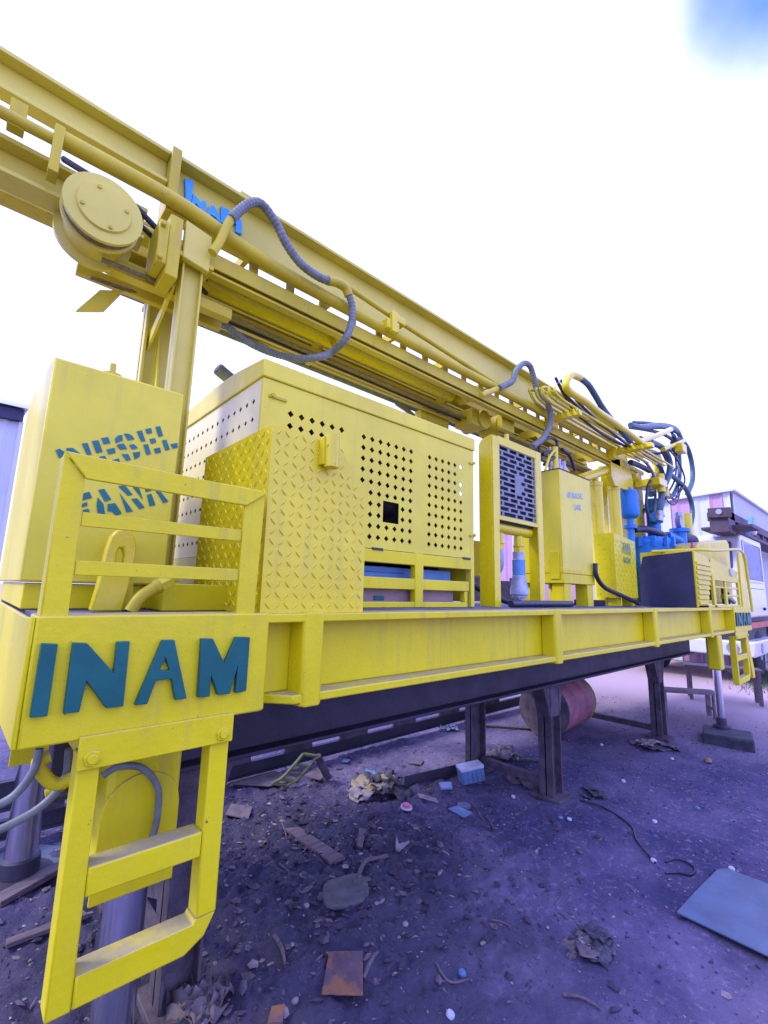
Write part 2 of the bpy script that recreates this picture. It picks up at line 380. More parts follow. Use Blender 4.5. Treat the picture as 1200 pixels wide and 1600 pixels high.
# deck and frame
deck = bx('deck_plate', DECK, rig, .17, 7.6, 1.53, 3.38, 1.436, 1.457, bev=0)
bxs('cross_member', DARK, deck, *[(x, x+.1, 1.62, 3.3, 1.30, 1.434) for x in (.5, 1.3, 2.1, 2.9, 3.7, 4.5, 5.3, 6.1, 6.9)], bev=0)
def side_beam(y0, y1, yw):
    b = B()
    b.box(.80, 7.48, yw-.012, yw+.012, 1.175, 1.430)                                   # web
    b.prism([(.80, min(y0, y1)), (7.48, min(y0, y1)), (7.48, max(y0, y1)), (.80, max(y0, y1))], 'z', 1.430, 1.462)
    b.prism([(.93, min(y0, y1)), (7.48, min(y0, y1)), (7.48, max(y0, y1)), (.80, max(y0, y1))] if y0 < y1 else [(.8, y1), (7.48, y1), (7.48, y0), (.8, y0)], 'z', 1.143, 1.175)
    return b.done('side_beam', YEL, rig, bev=.005)
sb = side_beam(1.5, 1.64, 1.605); side_beam(3.4, 3.26, 3.30)
for x in (1.005, 2.869, 4.640, 6.42):
    B().prism([(x-.048, 1.592), (x-.046, 1.505), (x-.034, 1.492), (x+.034, 1.492), (x+.046, 1.505), (x+.048, 1.592)], 'z', 1.130, 1.466).done('stiffener', YEL, sb, bev=.006)
bx('end_beam', YEL, rig, 7.40, 7.55, 1.62, 3.3, 1.15, 1.43)
for y in (2.02, 2.82): B().box(.3, 7.3, y-.05, y+.05, .868, 1.30).box(.3, 7.3, y-.11, y+.11, .850, .868).box(.3, 7.3, y-.11, y+.11, 1.28, 1.298).done('chassis_beam', DARK, rig, bev=.004)
# name plate boxes at both ends
def name_box(x0, x1, lets, sx):
    b = B()
    poly = [(x0, 1.488), (x1, 1.488), (x1+.03, 1.50), (x1+.06, 1.585), (x1+.06, 1.63), (x0, 1.63)]
    b.prism(poly, 'z', 1.143, 1.466)
    o = b.done('name_plate', YEL, rig, bev=.006)
    letters(o, TEAL, 1.470, 1.488, [[[[(sx(u), z) for u, z in q] for q in p] if isinstance(p[0], list) else [(sx(u), z) for u, z in p]] for p in lets], bev=.002)
    return o
BIG = [[(0.167,1.399),(0.202,1.395),(0.201,1.220),(0.165,1.222)],
 [(0.234,1.397),(0.267,1.394),(0.338,1.313),(0.338,1.394),(0.370,1.394),(0.372,1.220),(0.330,1.221),(0.276,1.296),(0.269,1.220),(0.234,1.221)],
 [(.457,1.393),(.491,1.392),(.543,1.219),(.510,1.219),(.493,1.281),(.486,1.306),(.470,1.341),(.458,1.306),(.486,1.306),(.493,1.281),(.451,1.280),(.433,1.218),(.401,1.219)],
 [(0.572,1.392),(0.608,1.390),(0.652,1.312),(0.684,1.392),(0.733,1.389),(0.733,1.218),(0.696,1.216),(0.696,1.295),(0.678,1.216),(0.639,1.217),(0.612,1.276),(0.613,1.216),(0.576,1.218)]]
BIG[2] = [[(.457,1.393),(.491,1.392),(.543,1.219),(.510,1.219),(.493,1.281),(.451,1.280),(.433,1.218),(.401,1.219)], [(.470,1.341),(.486,1.306),(.458,1.306)]]
near_box = name_box(.150, .785, BIG, lambda u: u)
name_box(7.49, 8.44, BIG, lambda u: 7.52+(u-.165)*1.5)
B().prism([(1.490, 1.145), (2.1, 1.11), (3.39, 1.05), (3.39, 1.457), (1.6, 1.457), (1.490, 1.464)], 'x', .138, .1495).done('end_plate', YEL, rig, bev=.004)
bx('end_plate', YEL, rig, 8.42, 8.45, 1.5, 3.3, 1.15, 1.455)
bx('deck_plate', DECK, rig, 7.6, 8.42, 1.64, 3.3, 1.436, 1.457, bev=0)

# boarding ladders
def ladder(x0, x1, zt, zb, tilt, mid=.787, n=1):
    wd = .055
    M = Matrix.Translation((0, 1.5, zt)) @ Matrix.Rotation(tilt, 4, 'X') @ Matrix.Translation((0, -1.5, -zt))
    root = B().box(x0-.004, x1+.004, 1.477, 1.487, zt-.038, zt+.047).done('ladder', YEL, rig, bev=.003)
    def p(nm, b, bv=.005): b.bm.transform(M); return b.done(nm, YEL, root, bev=bv)
    p('rail', B().box(x0, x0+wd, 1.492, 1.560, zb, zt))
    p('rail', B().box(x1-wd-.005, x1, 1.492, 1.560, zb+.085, zt))
    for k in range(n):
        z = mid-(k*.3)
        p('rung', B().box(x0+wd+.001, x1-wd-.006, 1.494, 1.565, z-.035, z+.035))
    p('rung', B().prism([(x0+wd+.001, zb), (x1-.085, zb), (x1-.03, zb+.03), (x1, zb+.0845), (x1-wd-.006, zb+.0845), (x1-wd-.012, zb+.073), (x0+wd+.001, zb+.073)], 'y', 1.494, 1.565))
    for x in (x0+.03, x1-.03): p('bolt', B().cyl((x, 1.470, zt-.01), (x, 1.48, zt-.01), .022, n=6).cyl((x, 1.462, zt-.01), (x, 1.4705, zt-.01), .013, n=10), .002)
    return root
ladder(.283, .697, 1.108, .503, R(0))
ladder(7.42, 8.10, 1.10, .50, R(0), .82)
B().prism([(8.06, 1.12), (8.18, 1.12), (8.40, .60), (8.40, .50), (8.28, .50)], 'y', 1.50, 1.55).done('ladder_brace', YEL, rig, bev=.004)

# jacks
def jack(x, y, ztop, zh, zf, rod_r, hw, name='levelling_jack', front=True, m=YEL):
    b = B().box(x-hw, x+hw, y-hw*.8, y+hw*.8, zh, ztop)
    root = b.done(name, m, rig, bev=.02)
    if front:   # round topped cover bent round the cylinder
        pr = [(x-hw-.02, zh-.02)]+[(x+(hw+.005)*math.cos(a)-.01, ztop-.20+.115*math.sin(a)) for a in [math.pi-math.pi*i/10 for i in range(11)]]+[(x+hw-.005, zh-.02)]
        B().prism(pr, 'y', y-hw*.8-.012, y-hw*.8-.001).done('cover_plate', m, root, bev=.003)
        B().prism([(x-hw-.10, ztop+.05), (x+hw+.09, ztop+.05), (x+hw+.09, ztop+.005), (x+hw+.01, ztop-.04), (x-hw-.01, ztop-.04), (x-hw-.1, ztop+.005)], 'y', y-hw*.7, y+hw*.9).done('mounting_bracket', m, root, bev=.004)
    B().cyl((x, y, zh), (x, y, zf+.06), rod_r, n=24).done('piston_rod', CHROME, root)
    B().lathe((x, y, zf), (0, 0, 1), [(0, rod_r*2.1), (.025, rod_r*2.1), (.035, rod_r*1.25), (.11, rod_r*1.2), (.12, rod_r*.9)], 20).done('foot_pad', DARK, root)
    return root
j1 = jack(.545, 1.86, 1.02, .60, .0, .066, .115)
jack(6.72, 1.56, 1.142, .745, .10, .042, .085, front=False)
jk = jack(.42, 3.30, 1.10, .62, .0, .075, .10)
# hydraulic lines at the near end of the frame
for pts in ([(0.323,1.850,1.026),(0.321,1.850,0.932),(0.266,1.850,0.868),(0.176,1.850,0.833),(0.120,1.850,0.826)], [(0.238,1.800,1.055),(0.230,1.800,0.994),(0.190,1.800,0.934),(0.122,1.800,0.909)], [(0.354,1.900,1.008),(0.366,1.900,0.936),(0.331,1.900,0.899),(0.282,1.900,0.888)]):
    rod('hydraulic_line', HOSE if pts[0][1] < 1.87 else YEL, j1, pts, .012, n=10)
rod('hydraulic_line', YEL, j1, [(0.363,1.830,0.956),(0.301,1.830,0.933),(0.257,1.830,0.974),(0.243,1.830,1.010),(0.271,1.830,1.022)], .019, n=10)
rod('hydraulic_line', HOSE, j1, [(0.402,1.735,0.961),(0.445,1.735,0.978),(0.516,1.735,0.959),(0.571,1.735,0.888),(0.580,1.735,0.798),(0.571,1.735,0.733)], .011)

# hand rail at the near corner
hr = B().prism([(.162, 1.46), (.219, 1.46), (.214, 1.835), (.214, 1.845), (.158, 1.905)], 'y', 1.497, 1.503).box(.158, .166, 1.504, 1.57, 1.46, 1.90).done('hand_rail', YEL, rig, bev=.002)
B().prism([(.690, 1.46), (.755, 1.46), (.765, 1.885), (.690, 1.835)], 'y', 1.497, 1.503).box(.752, .760, 1.504, 1.57, 1.46, 1.88).done('post', YEL, hr, bev=.002)
B().prism([(.160, 1.907), (.770, 1.889), (.692, 1.831), (.216, 1.838)], 'y', 1.486, 1.496).prism([(1.497, 1.897), (1.56, 1.897), (1.56, 1.889), (1.497, 1.889)], 'x', .17, .75).done('top_rail', YEL, hr, bev=.003)
for z0, z1 in ((1.708, 1.748), (1.573, 1.613)): bx('rail', YEL, hr, .220, .706, 1.504, 1.512, z0, z1, bev=.002)

# diesel tank
tk = B()
F = [(.14, 1.552), (.608, 1.552), (.600, 2.375), (.140, 2.375)]
tk.prism([(2.0, 1.552), (2.0, 2.375), (2.10, 2.395), (3.15, 2.53), (3.25, 2.35), (3.25, 1.552)], 'x', .140, .606)
tank = tk.done('diesel_tank', YELW, rig, bev=.008)
B().box(.155, .60, 2.03, 3.2, 1.459, 1.550).done('base_frame', YEL, tank, bev=.004)
B().lathe((.36, 2.2, 2.40), (0, 0, 1), [(0, .03), (.03, .03), (.03, .04), (.05, .04), (.055, .012), (.10, .012)], 14).done('filler_cap', YELP, tank)
Q = lambda s: [[tuple(map(float, p.split(','))) for p in q.split()] for q in s.split(';')]
DIES = [Q('.184,2.025 .195,2.033 .211,2.024 .208,2.004 .197,1.998;.215,2.040 .235,2.045 .261,2.028 .254,2.019 .217,2.026;.206,1.99 .222,1.982 .236,1.95 .218,1.955;.26,2.02 .276,2.012 .276,1.975 .255,1.96'),
 Q('.260,2.068 .277,2.075 .296,2.034 .282,2.027;.286,2.02 .300,2.027 .318,1.99 .304,1.983'),
 Q('.290,2.085 .311,2.094 .330,2.052 .311,2.042;.319,2.104 .341,2.114 .352,2.092 .331,2.082;.342,2.064 .368,2.077 .373,2.057 .350,2.046;.321,2.030 .339,2.039 .353,2.015 .338,2.005;.365,2.026 .387,2.038 .394,2.019 .373,2.010'),
 Q('.365,2.114 .375,2.129 .388,2.135 .393,2.113 .370,2.096;.394,2.142 .410,2.145 .424,2.140 .433,2.128 .411,2.117;.374,2.087 .383,2.096 .399,2.101 .411,2.082 .388,2.074;.417,2.100 .433,2.108 .450,2.095 .430,2.084;.395,2.057 .417,2.063 .430,2.042 .415,2.034;.433,2.072 .460,2.082 .459,2.062 .444,2.045'),
 Q('.438,2.162 .456,2.171 .474,2.130 .459,2.124;.468,2.180 .489,2.190 .495,2.170 .476,2.161;.488,2.142 .508,2.151 .515,2.135 .498,2.123;.468,2.113 .484,2.120 .500,2.082 .484,2.073;.509,2.106 .531,2.116 .537,2.096 .516,2.087'),
 Q('.505,2.199 .522,2.207 .538,2.169 .521,2.160;.536,2.148 .552,2.156 .570,2.117 .553,2.108;.571,2.140 .597,2.152 .601,2.132 .581,2.123'),
 Q('.271,1.874 .305,1.891 .316,1.869 .277,1.851;.285,1.842 .302,1.851 .305,1.838 .288,1.829;.291,1.819 .309,1.827 .318,1.807 .298,1.799'),
 Q('.332,1.902 .351,1.910 .380,1.872 .359,1.861;.334,1.874 .356,1.850 .366,1.809 .342,1.810 .334,1.842;.369,1.853 .394,1.861 .421,1.823 .402,1.811 .387,1.827 .372,1.825'),
 Q('.397,1.928 .419,1.937 .451,1.903 .435,1.896;.405,1.903 .459,1.837 .437,1.830;.448,1.885 .467,1.892 .500,1.858 .481,1.849;.445,1.937 .466,1.944 .490,1.888'),
 Q('.487,1.953 .508,1.960 .518,1.931 .497,1.921;.502,1.911 .518,1.918 .538,1.874 .517,1.866;.525,1.955 .544,1.963 .551,1.938 .538,1.922;.540,1.925 .552,1.932 .587,1.896 .567,1.886')]
letters(tank, TEALT, 1.9965, 1.9985, DIES)
# lifting lug with a slot, and the return hose beside it
lug = B().prism([(0.323,1.462),(0.339,1.577),(0.348,1.669),(0.356,1.713),(0.373,1.738),(0.394,1.747),(0.415,1.740),(0.432,1.716),(0.441,1.676),(0.439,1.615),(0.428,1.526),(0.419,1.461)], 'y', 1.80, 1.845, [(0.378,1.623),(0.379,1.654),(0.386,1.676),(0.398,1.677),(0.404,1.655),(0.405,1.615)]).done('lifting_lug', YELG, rig, bev=.006)
B().prism([(a, b) for a, b in [(0.401,1.737),(0.431,1.741),(0.442,1.694),(0.467,1.461),(0.435,1.461),(0.416,1.669)]], 'y', 1.86, 1.99).done('side_strap', YELW, lug, bev=.004)
bx('tray', YEL, rig, .55, .80, 1.82, 2.02, 1.459, 1.560)
hz = rod('return_hose', YELP, lug, [(0.429,1.740,1.462),(0.452,1.740,1.506),(0.485,1.740,1.535),(0.513,1.740,1.553)], [.021, .021, .021, .026], n=12)
B().cyl([(0.513,1.740,1.553)][0], [(0.549,1.740,1.574)][0], .028, n=6).cyl([(0.549,1.740,1.574)][0], [(0.566,1.740,1.582)][0], .016, n=12).done('hose_nut', YELW, hz)

# engine canopy ------------------------------------------------------
X0, X1, Y0, Y1, ZB, ZT = .97, 2.655, 2.0, 3.25, 1.459, 2.585
can = B().prism([(Y0-.012, ZT), (Y0-.012, ZT+.093), (2.3, ZT+.13), (2.6, ZT+.14), (3.0, ZT+.12), (Y1+.01, ZT+.08), (Y1+.01, ZT)], 'x', X0-.012, X1+.010).done('engine_canopy', YELW, rig, bev=.006)
p = .0652
cols = [1.13+p*k for k in range(6)]+[1.617+p*k for k in range(7)]+[2.183+p*k for k in range(6)]
rows = [1.857+.0642*k for k in range(10)]
us = sorted(set([.985, 2.640]+[round(c-p/2, 4) for c in cols]+[round(c+p/2, 4) for c in cols]))
us = [u for i, u in enumerate(us) if i == 0 or u-us[i-1] > .002]
vs = sorted([1.792, ZT-.003]+[rows[0]-.0321]+[r+.0321 for r in rows])
ci = [min(range(len(us)-1), key=lambda i: abs((us[i]+us[i+1])/2-c)) for c in cols]
holes = {(i, j+1) for i in ci for j in range(10)}-{(ci[5], 9), (ci[18], 9), (ci[0], 0+1)}
cut = {(ci[8], 2), (ci[8], 3), (ci[9], 2), (ci[9], 3), (ci[8], 4), (ci[9], 4)}
cut = {(ci[9], 3), (ci[10], 3), (ci[9], 4), (ci[10], 4)}
door = B().perf(us, vs, holes-cut, .0185, lambda u, v: (u, Y0, v), cut).done('perforated_door', YELW, can, smooth=0, solid=.004)
for x, z in ((1.0, 2.50), (2.60, 2.49), (2.60, 1.96)):
    B().box(x, x+.10 if x < 2 else x+.045, Y0-.012, Y0-.003, z-.012, z).cyl((x+(.02 if x < 2 else .05), Y0-.02, z), (x+(.02 if x < 2 else .05), Y0-.003, z), .011, n=8).done('latch', YELP, can)
for x in (1.70, 2.52): bx('hinge', DARK, can, x, x+.08, Y0-.014, Y0-.003, 1.782, 1.797, bev=0)
# end sheet with slots of diamond holes
ysz = [Y0+.012]+[Y0+.055+.075*k for k in range(16)]+[Y1-.01]
vz = [1.72]+[1.75+.0975*k for k in range(9)]+[ZT-.002]
eh = {(i, j) for i in range(1, 16) for j in range(1, 9)}
B().perf(ysz, vz, eh, .0165, lambda u, v: (X0, u, v)).done('perforated_end_panel', YELH, can, smooth=0, solid=.004)
B().box(X0+.01, X1-.01, Y1-.006, Y1, 1.50, ZT-.003).box(X0-.002, X0+.002, 2.05, Y1-.01, 1.46, 1.718).done('back_panel', YELW, can)
B().box(2.640, 2.648, 2.12, 3.24, 2.25, 2.58).box(2.640, 2.648, 2.06, 3.24, 1.5, 2.249).done('end_panel', YELW, can)
bx('frame_rail', YEL, can, 1.0, 2.62, Y0-.010, Y0+.03, 1.715, 1.788)
bx('frame_rail', YEL, can, 1.0, 2.585, Y0-.010, Y0+.03, 1.566, 1.632)
bx('frame_rail', YEL, can, 1.0, 2.57, Y0-.010, Y0+.03, 1.459, 1.493)
bx('frame_post', YEL, can, 2.050, 2.123, Y0-.014, Y0+.03, 1.460, 1.79)
bx('frame_post', YEL, can, 2.54, 2.575, Y0-.006, Y0+.035, 1.494, 1.565)
bx('frame_post', YELW, can, 2.615, 2.655, Y0-.004, Y0+.04, 1.460, ZT-.003)
bx('frame_post', YELW, can, X0-.004, X0+.035, Y0-.004, Y0+.02, 1.460, ZT-.003)
bxs('engine_block', BLACK, can, (1.15, 2.44, 2.25, 3.0, 1.75, 2.42), (2.445, 2.63, 2.30, 3.1, 1.6, 2.12), (1.02, 1.12, 2.15, 3.1, 1.72, 2.5), bev=.02)
B().cyl((1.9, 2.5, 2.0), (2.2, 2.5, 2.0), .16, n=18).cyl((1.85, 2.35, 2.1), (2.05, 2.2, 2.1), .06, n=14).done('fan_housing', DARK, can)
bxs('fuel_cooler', BLUEP, can, (1.10, 2.52, Y0+.10, 2.9, 1.600, 1.700), (1.12, 2.05, Y0+.085, Y0+.1, 1.665, 1.672), (1.12, 2.5, Y0+.085, Y0+.1, 1.61, 1.618))
ex = B().tube([(1.30, 2.86, 2.66), (1.28, 2.86, 2.82), (1.20, 2.855, 2.895), (1.05, 2.84, 2.96)], .042, n=16).done('exhaust_pipe', HOSE, can, smooth=50)
B().cyl((1.051, 2.8402, 2.9595), (1.0455, 2.8394, 2.9618), .036, n=16).done('pipe_opening', BLACK, ex)
# tread plate tool box
def treads(b, u0, u1, v0, v1, P, nrm, cs=.037, l=.0165, w=.0052, h=.0035, inside=lambda u, v: True):
    nu, nv = int((u1-u0)/cs), int((v1-v0)/cs)
    for i in range(nu):
        for j in range(nv):
            u, v = u0+(i+.5)*(u1-u0)/nu, v0+(j+.5)*(v1-v0)/nv
            if not inside(u, v): continue
            a = R(48) if (i+j) % 2 else R(-48)
            du, dv = math.cos(a), math.sin(a)
            q = [P(u-du*l, v-dv*l, 0), P(u+dv*w, v-du*w, 0), P(u+du*l, v+dv*l, 0), P(u-dv*w, v+du*w, 0)]
            t = [P(u-du*l*.55, v-dv*l*.55, h), P(u+du*l*.55, v+dv*l*.55, h)]
            V = [b.bm.verts.new(x) for x in q+t]
            b._f([V[0], V[1], V[4]]); b._f([V[1], V[5], V[4]]); b._f([V[1], V[2], V[5]]); b._f([V[2], V[3], V[5]]); b._f([V[3], V[4], V[5]]); b._f([V[3], V[0], V[4]])
TF = [(.792, 1.462), (1.264, 1.462), (1.264, 1.985), (1.105, 2.150), (.792, 2.168)]
b = B().prism(TF, 'y', 1.53, 2.19); bmesh.ops.recalc_face_normals(b.bm, faces=b.bm.faces[:])
treads(b, .80, 1.258, 1.470, 2.16, lambda u, v, h: (u, 1.5295-h, v), None, inside=lambda u, v: u+v < 3.22 and v < 2.148)
treads(b, 1.54, 2.18, 1.470, 2.16, lambda u, v, h: (.7915-h, u, v), None)
tbx = b.done('tread_plate_box', YELG, rig, smooth=30)
B().lathe((1.045, 1.495, 2.040), (0, 0, 1), [(0, .030), (.135, .030), (.135, .026), (.01, .026)], 18).box(1.005, 1.017, 1.50, 1.529, 2.05, 2.165).box(1.017, 1.04, 1.515, 1.529, 2.05, 2.165).done('flag_socket', YELG, tbx, smooth=50)
B().prism([(.790, 1.4595), (1.27, 1.4595), (1.27, 1.463), (.79, 1.463)], 'y', 1.522, 2.19).done('edge_bead', YEL, tbx)

# oil cooler ----------------------------------------------------------
oc = B()
def chan(b, x0, x1, lip):
    b.box(x0, x1, 2.0, 2.012, 1.460, 2.775); b.prism([(2.013, 1.46), (2.135, 1.46), (2.135, 2.72), (2.115, 2.755), (2.07, 2.775), (2.013, 2.775)], 'x', lip, lip+.012)
chan(oc, 2.905, 2.982, 2.905)
cool = oc.done('oil_cooler', YELG, rig, bev=.003)
oc = B(); oc.box(3.548, 3.63, 2.0, 2.012, 1.460, 2.790); oc.prism([(2.013, 1.46), (2.135, 1.46), (2.135, 2.72), (2.115, 2.76), (2.07, 2.79), (2.013, 2.79)], 'x', 3.618, 3.63); oc.done('frame_channel', YELG, cool, bev=.003)
ou = B()
for d in ((2.9825, 3.547, 2.118, 2.150), (2.9825, 3.547, 2.722, 2.790), (2.9825, 2.995, 2.1505, 2.7215), (3.532, 3.547, 2.1505, 2.7215)): ou.box(d[0], d[1], 2.002, 2.02, d[2], d[3])
ou.done('grille_frame', YELW, cool, bev=.002)
bx('cooler_core', CORE, cool, 2.996, 3.531, 2.035, 2.19, 2.10, 2.74)
B().cyl((3.0, 2.085, 2.075), (3.53, 2.085, 2.075), .045, n=18).done('header_tank', YELG, cool)
B().cyl((3.0, 2.085, 2.775), (3.53, 2.085, 2.775), .05, n=18).lathe((3.23, 2.085, 2.82), (0, 0, 1), [(0, .02), (.06, .02), (.06, .012)], 12).done('header_tank', YELG, cool)
g = B(); gx0, gx1, gz0, gz1 = 2.9955, 3.5315, 2.151, 2.721; nr = 14; rh = (gz1-gz0)/nr
pat = [[(0, .05), (.10, .42), (.46, .63), (.68, .93), (.97, 1)], [(0, .22), (.28, .48), (.54, .72), (.78, 1)]]
for k in range(nr):
    za, zb = gz0+k*rh, gz0+(k+1)*rh; zo0, zo1 = za+rh*.17, zb-rh*.15
    g.box(gx0, gx1, 2.008, 2.016, za, zo0); g.box(gx0, gx1, 2.008, 2.016, zo1, zb)
    sl = pat[k % 2]
    if 5 <= k <= 8: sl = [(a, min(c, .42)) if a < .4 else (max(a, .60), c) for a, c in sl if not (.42 < (a+c)/2 < .60)]
    e = [gx0]
    for a, c in sl: e += [gx0+.012+a*(gx1-gx0-.024), gx0+.012+c*(gx1-gx0-.024)]
    e.append(gx1)
    for i in range(0, len(e), 2): g.box(e[i], e[i+1], 2.008, 2.016, zo0, zo1)
g.done('grille', GRIL, cool, smooth=0)
for (x, yb) in ((3.09, 0), (3.37, 1)):
    b = B().cyl((x, 2.085, 2.03), (x, 2.085, 1.955), .036, n=16).cyl((x, 2.085, 1.955), (x, 2.085, 1.945), .045, n=16).cyl((x, 2.085, 1.945), (x, 2.085, 1.90), .040, n=6)
    b.done('pipe_fitting', YELG, cool)
rod('pipe_elbow', GALV, cool, [(3.09, 2.085, 1.90), (3.09, 2.085, 1.80), (3.11, 2.12, 1.74), (3.18, 2.22, 1.72)], .038, n=14)
B().lathe((3.37, 2.085, 1.90), (0, 0, -1), [(0, .046), (.06, .046), (.065, .050), (.19, .050), (.195, .055), (.215, .055), (.30, .072), (.345, .076), (.35, .06), (.37, .06), (.372, .04), (.44, .04)], 22).done('hose_coupling', GALV, cool)
B().cyl((3.37, 2.085, 1.835), (3.37, 2.085, 1.71), .0515, n=22).done('blue_sleeve', BLUEP, cool, label='blue sleeve round the coupling')
rod('suction_hose', HOSEK, cool, [(2.93, 2.3, 1.66), (3.05, 2.22, 1.58), (3.2, 2.1, 1.50), (3.34, 2.06, 1.49)], .024, n=10)
bx('sub_tank', YELP, rig, 3.05, 3.9, 2.7, 3.2, 1.72, 2.06)

# hydraulic tank --------------------------------------------------------
HX0, HX1, HY0, HY1 = 3.955, 4.585, 2.0, 2.175
ht = B().box(HX0, HX1, HY0, HY1+.25, 1.765, 2.715).done('hydraulic_tank', YELW, rig, bev=.006)
B().box(HX0-.004, HX1+.004, HY0-.005, HY1+.255, 1.755, 1.800).done('weld_band', YEL, ht, bev=.003)
B().box(HX0-.003, HX1+.003, HY0-.004, HY1+.254, 2.714, 2.722).done('lid', DARK, ht)
bxs('base_skirt', YEL, ht, (HX0, HX1, HY0, HY1+.25, 1.665, 1.754))
bxs('sight_plate', YEL, ht, (HX0-.010, HX0-.001, 2.03, 2.12, 1.70, 1.95))
for x0, x1 in ((3.985, 4.12), (4.44, 4.56)): B().box(x0, x1, 2.01, 2.02, 1.46, 1.664).box(x0, x0+.012, 2.021, 2.13, 1.46, 1.664).done('leg', YEL, ht, bev=.003)
for x in (4.0, 4.46): bx('leg', YEL, ht, x, x+.09, 2.36, 2.42, 1.46, 1.664)
text_mesh('HYDRAULIC', .085, XZ(4.25, 1.9985, 2.475) @ Matrix.Rotation(R(7), 4, 'Z'), LBL, 'letter', ht, depth=.001, sx=.72)
text_mesh('TANK', .085, XZ(4.29, 1.9985, 2.365) @ Matrix.Rotation(R(7), 4, 'Z'), LBL, 'letter', ht, depth=.001, sx=.72)
b = B()
for x in (4.02, 4.10, 4.20, 4.30): b.lathe((x, 2.12, 2.722), (0, 0, 1), [(0, .022), (.05, .022), (.05, .030), (.09, .030), (.09, .018), (.16+(.08 if x < 4.05 else 0), .018)], 12)
b.done('filter_head', STEEL, ht)
B().cyl((4.05, 2.09, 2.722), (4.05, 2.09, 2.96), .035, n=14).done('breather_pipe', YELG, ht)
for pts in ([(3.820,2.100,2.780),(3.781,2.100,2.895),(3.880,2.100,2.993),(4.029,2.100,3.055),(4.127,2.100,3.040),(4.120,2.100,2.941)], [(3.828,2.080,2.741),(3.975,2.080,2.834),(4.101,2.080,2.875)], [(3.811,2.080,2.835),(3.931,2.080,2.887),(4.079,2.080,2.908)]): rod('pipe_hose', HOSEK, ht, pts, .016, n=8)
rod('pipe_hose', YELG, ht, [(3.810,2.060,2.679),(3.889,2.060,2.818),(3.992,2.060,2.910)], .013, n=8)
rod('pipe_hose', HOSEK, ht, [(4.185,2.080,2.971),(4.341,2.080,2.940),(4.437,2.080,2.807)], .018, n=8)
rod('drain_hose', HOSEK, ht, [(4.545,1.970,1.875),(4.558,1.970,1.752),(4.734,1.970,1.646),(5.117,1.970,1.576),(5.561,1.970,1.499)], .022, n=10)
bx('valve_block', BLACK, ht, 4.75, 5.05, 2.1, 2.3, 1.46, 1.52)
B().cyl((4.25, 2.25, 1.62), (4.25, 2.25, 1.70), .05).tube([(4.2, 2.2, 1.60), (4.3, 2.22, 1.53), (4.34, 2.25, 1.47)], .012, sub=5).done('drain_valve', YELP, ht)

# vertical cylinders, small checker box, support column ------------------------------
for (pa, pb, r) in (([(5.290,2.280,2.882)][0], [(5.396,2.280,2.215)][0], .075), ([(5.775,2.280,2.921)][0], [(5.911,2.280,2.264)][0], .075)):
    c = B().cyl((pb[0], pb[1], 1.46), (pb[0]-.02, pb[1], pa[2]-.05), r, n=20).cyl((pb[0]-.02, pb[1], pa[2]-.05), (pb[0]-.02, pb[1], pa[2]), r*1.08, n=20).done('feed_cylinder', YELG, rig, smooth=50)
    B().cyl((pb[0]-.02, pb[1], pa[2]), (pb[0]-.02, pb[1], pa[2]+.12), .04, n=14).done('piston_rod', YELP, c)
rod('manifold_pipe', YELG, rig, [[(5.011,2.280,2.861)][0], [(5.423,2.280,3.000)][0], [(6.009,2.280,3.198)][0]], .055, n=14, sub=1)
CX0, CX1 = 5.10, 5.68
b = B().prism([(CX0, 1.55), (CX1, 1.55), (CX1, 2.19), (CX0, 2.235)], 'y', 2.0, 2.21); bmesh.ops.recalc_face_normals(b.bm, faces=b.bm.faces[:])
treads(b, CX0+.01, CX1-.01, 1.56, 2.18, lambda u, v, h: (u, 1.9995-h, v), None, cs=.05)
treads(b, 2.01, 2.20, 1.56, 2.2, lambda u, v, h: (CX0-.0005-h, u, v), None, cs=.05)
cb = b.done('checker_plate_locker', YEL, rig, smooth=30)
for i, (t, z) in enumerate((('TAKE', 2.09), ('TOOL', 2.03), ('BOX', 1.93))): text_mesh(t, .085, XZ(5.42, 1.992, z), GRN, 'letter', cb, depth=.001, sx=1.1)
for x in (CX0+.05, CX1-.15): bx('leg', YEL, cb, x, x+.1, 2.02, 2.12, 1.46, 1.548)
# upright that carries the pivot of the mast
up_ = B().prism([(5.74, 2.90), (6.345, 2.90), (6.345, 3.05), (6.15, 3.45), (5.68, 3.47), (5.66, 3.0)], 'y', 2.20, 2.26).done('mast_support', YELG, rig, bev=.006)
B().prism([(5.74, 2.90), (6.345, 2.90), (6.345, 3.05), (6.15, 3.45), (5.68, 3.47), (5.66, 3.0)], 'y', 2.72, 2.78).done('mast_support', YELG, rig, bev=.006)
dc = B().box(6.35, 6.98, 2.30, 2.62, 1.46, 3.28).box(6.30, 7.02, 2.28, 2.64, 3.28, 3.34).done('rotary_column', YELG, rig, bev=.012)
B().cyl((6.6, 2.29, 3.15), (6.6, 2.20, 3.15), .07, n=16).box(6.35, 6.5, 2.24, 2.299, 2.5, 2.9).done('column_bracket', YELG, dc, bev=.004)
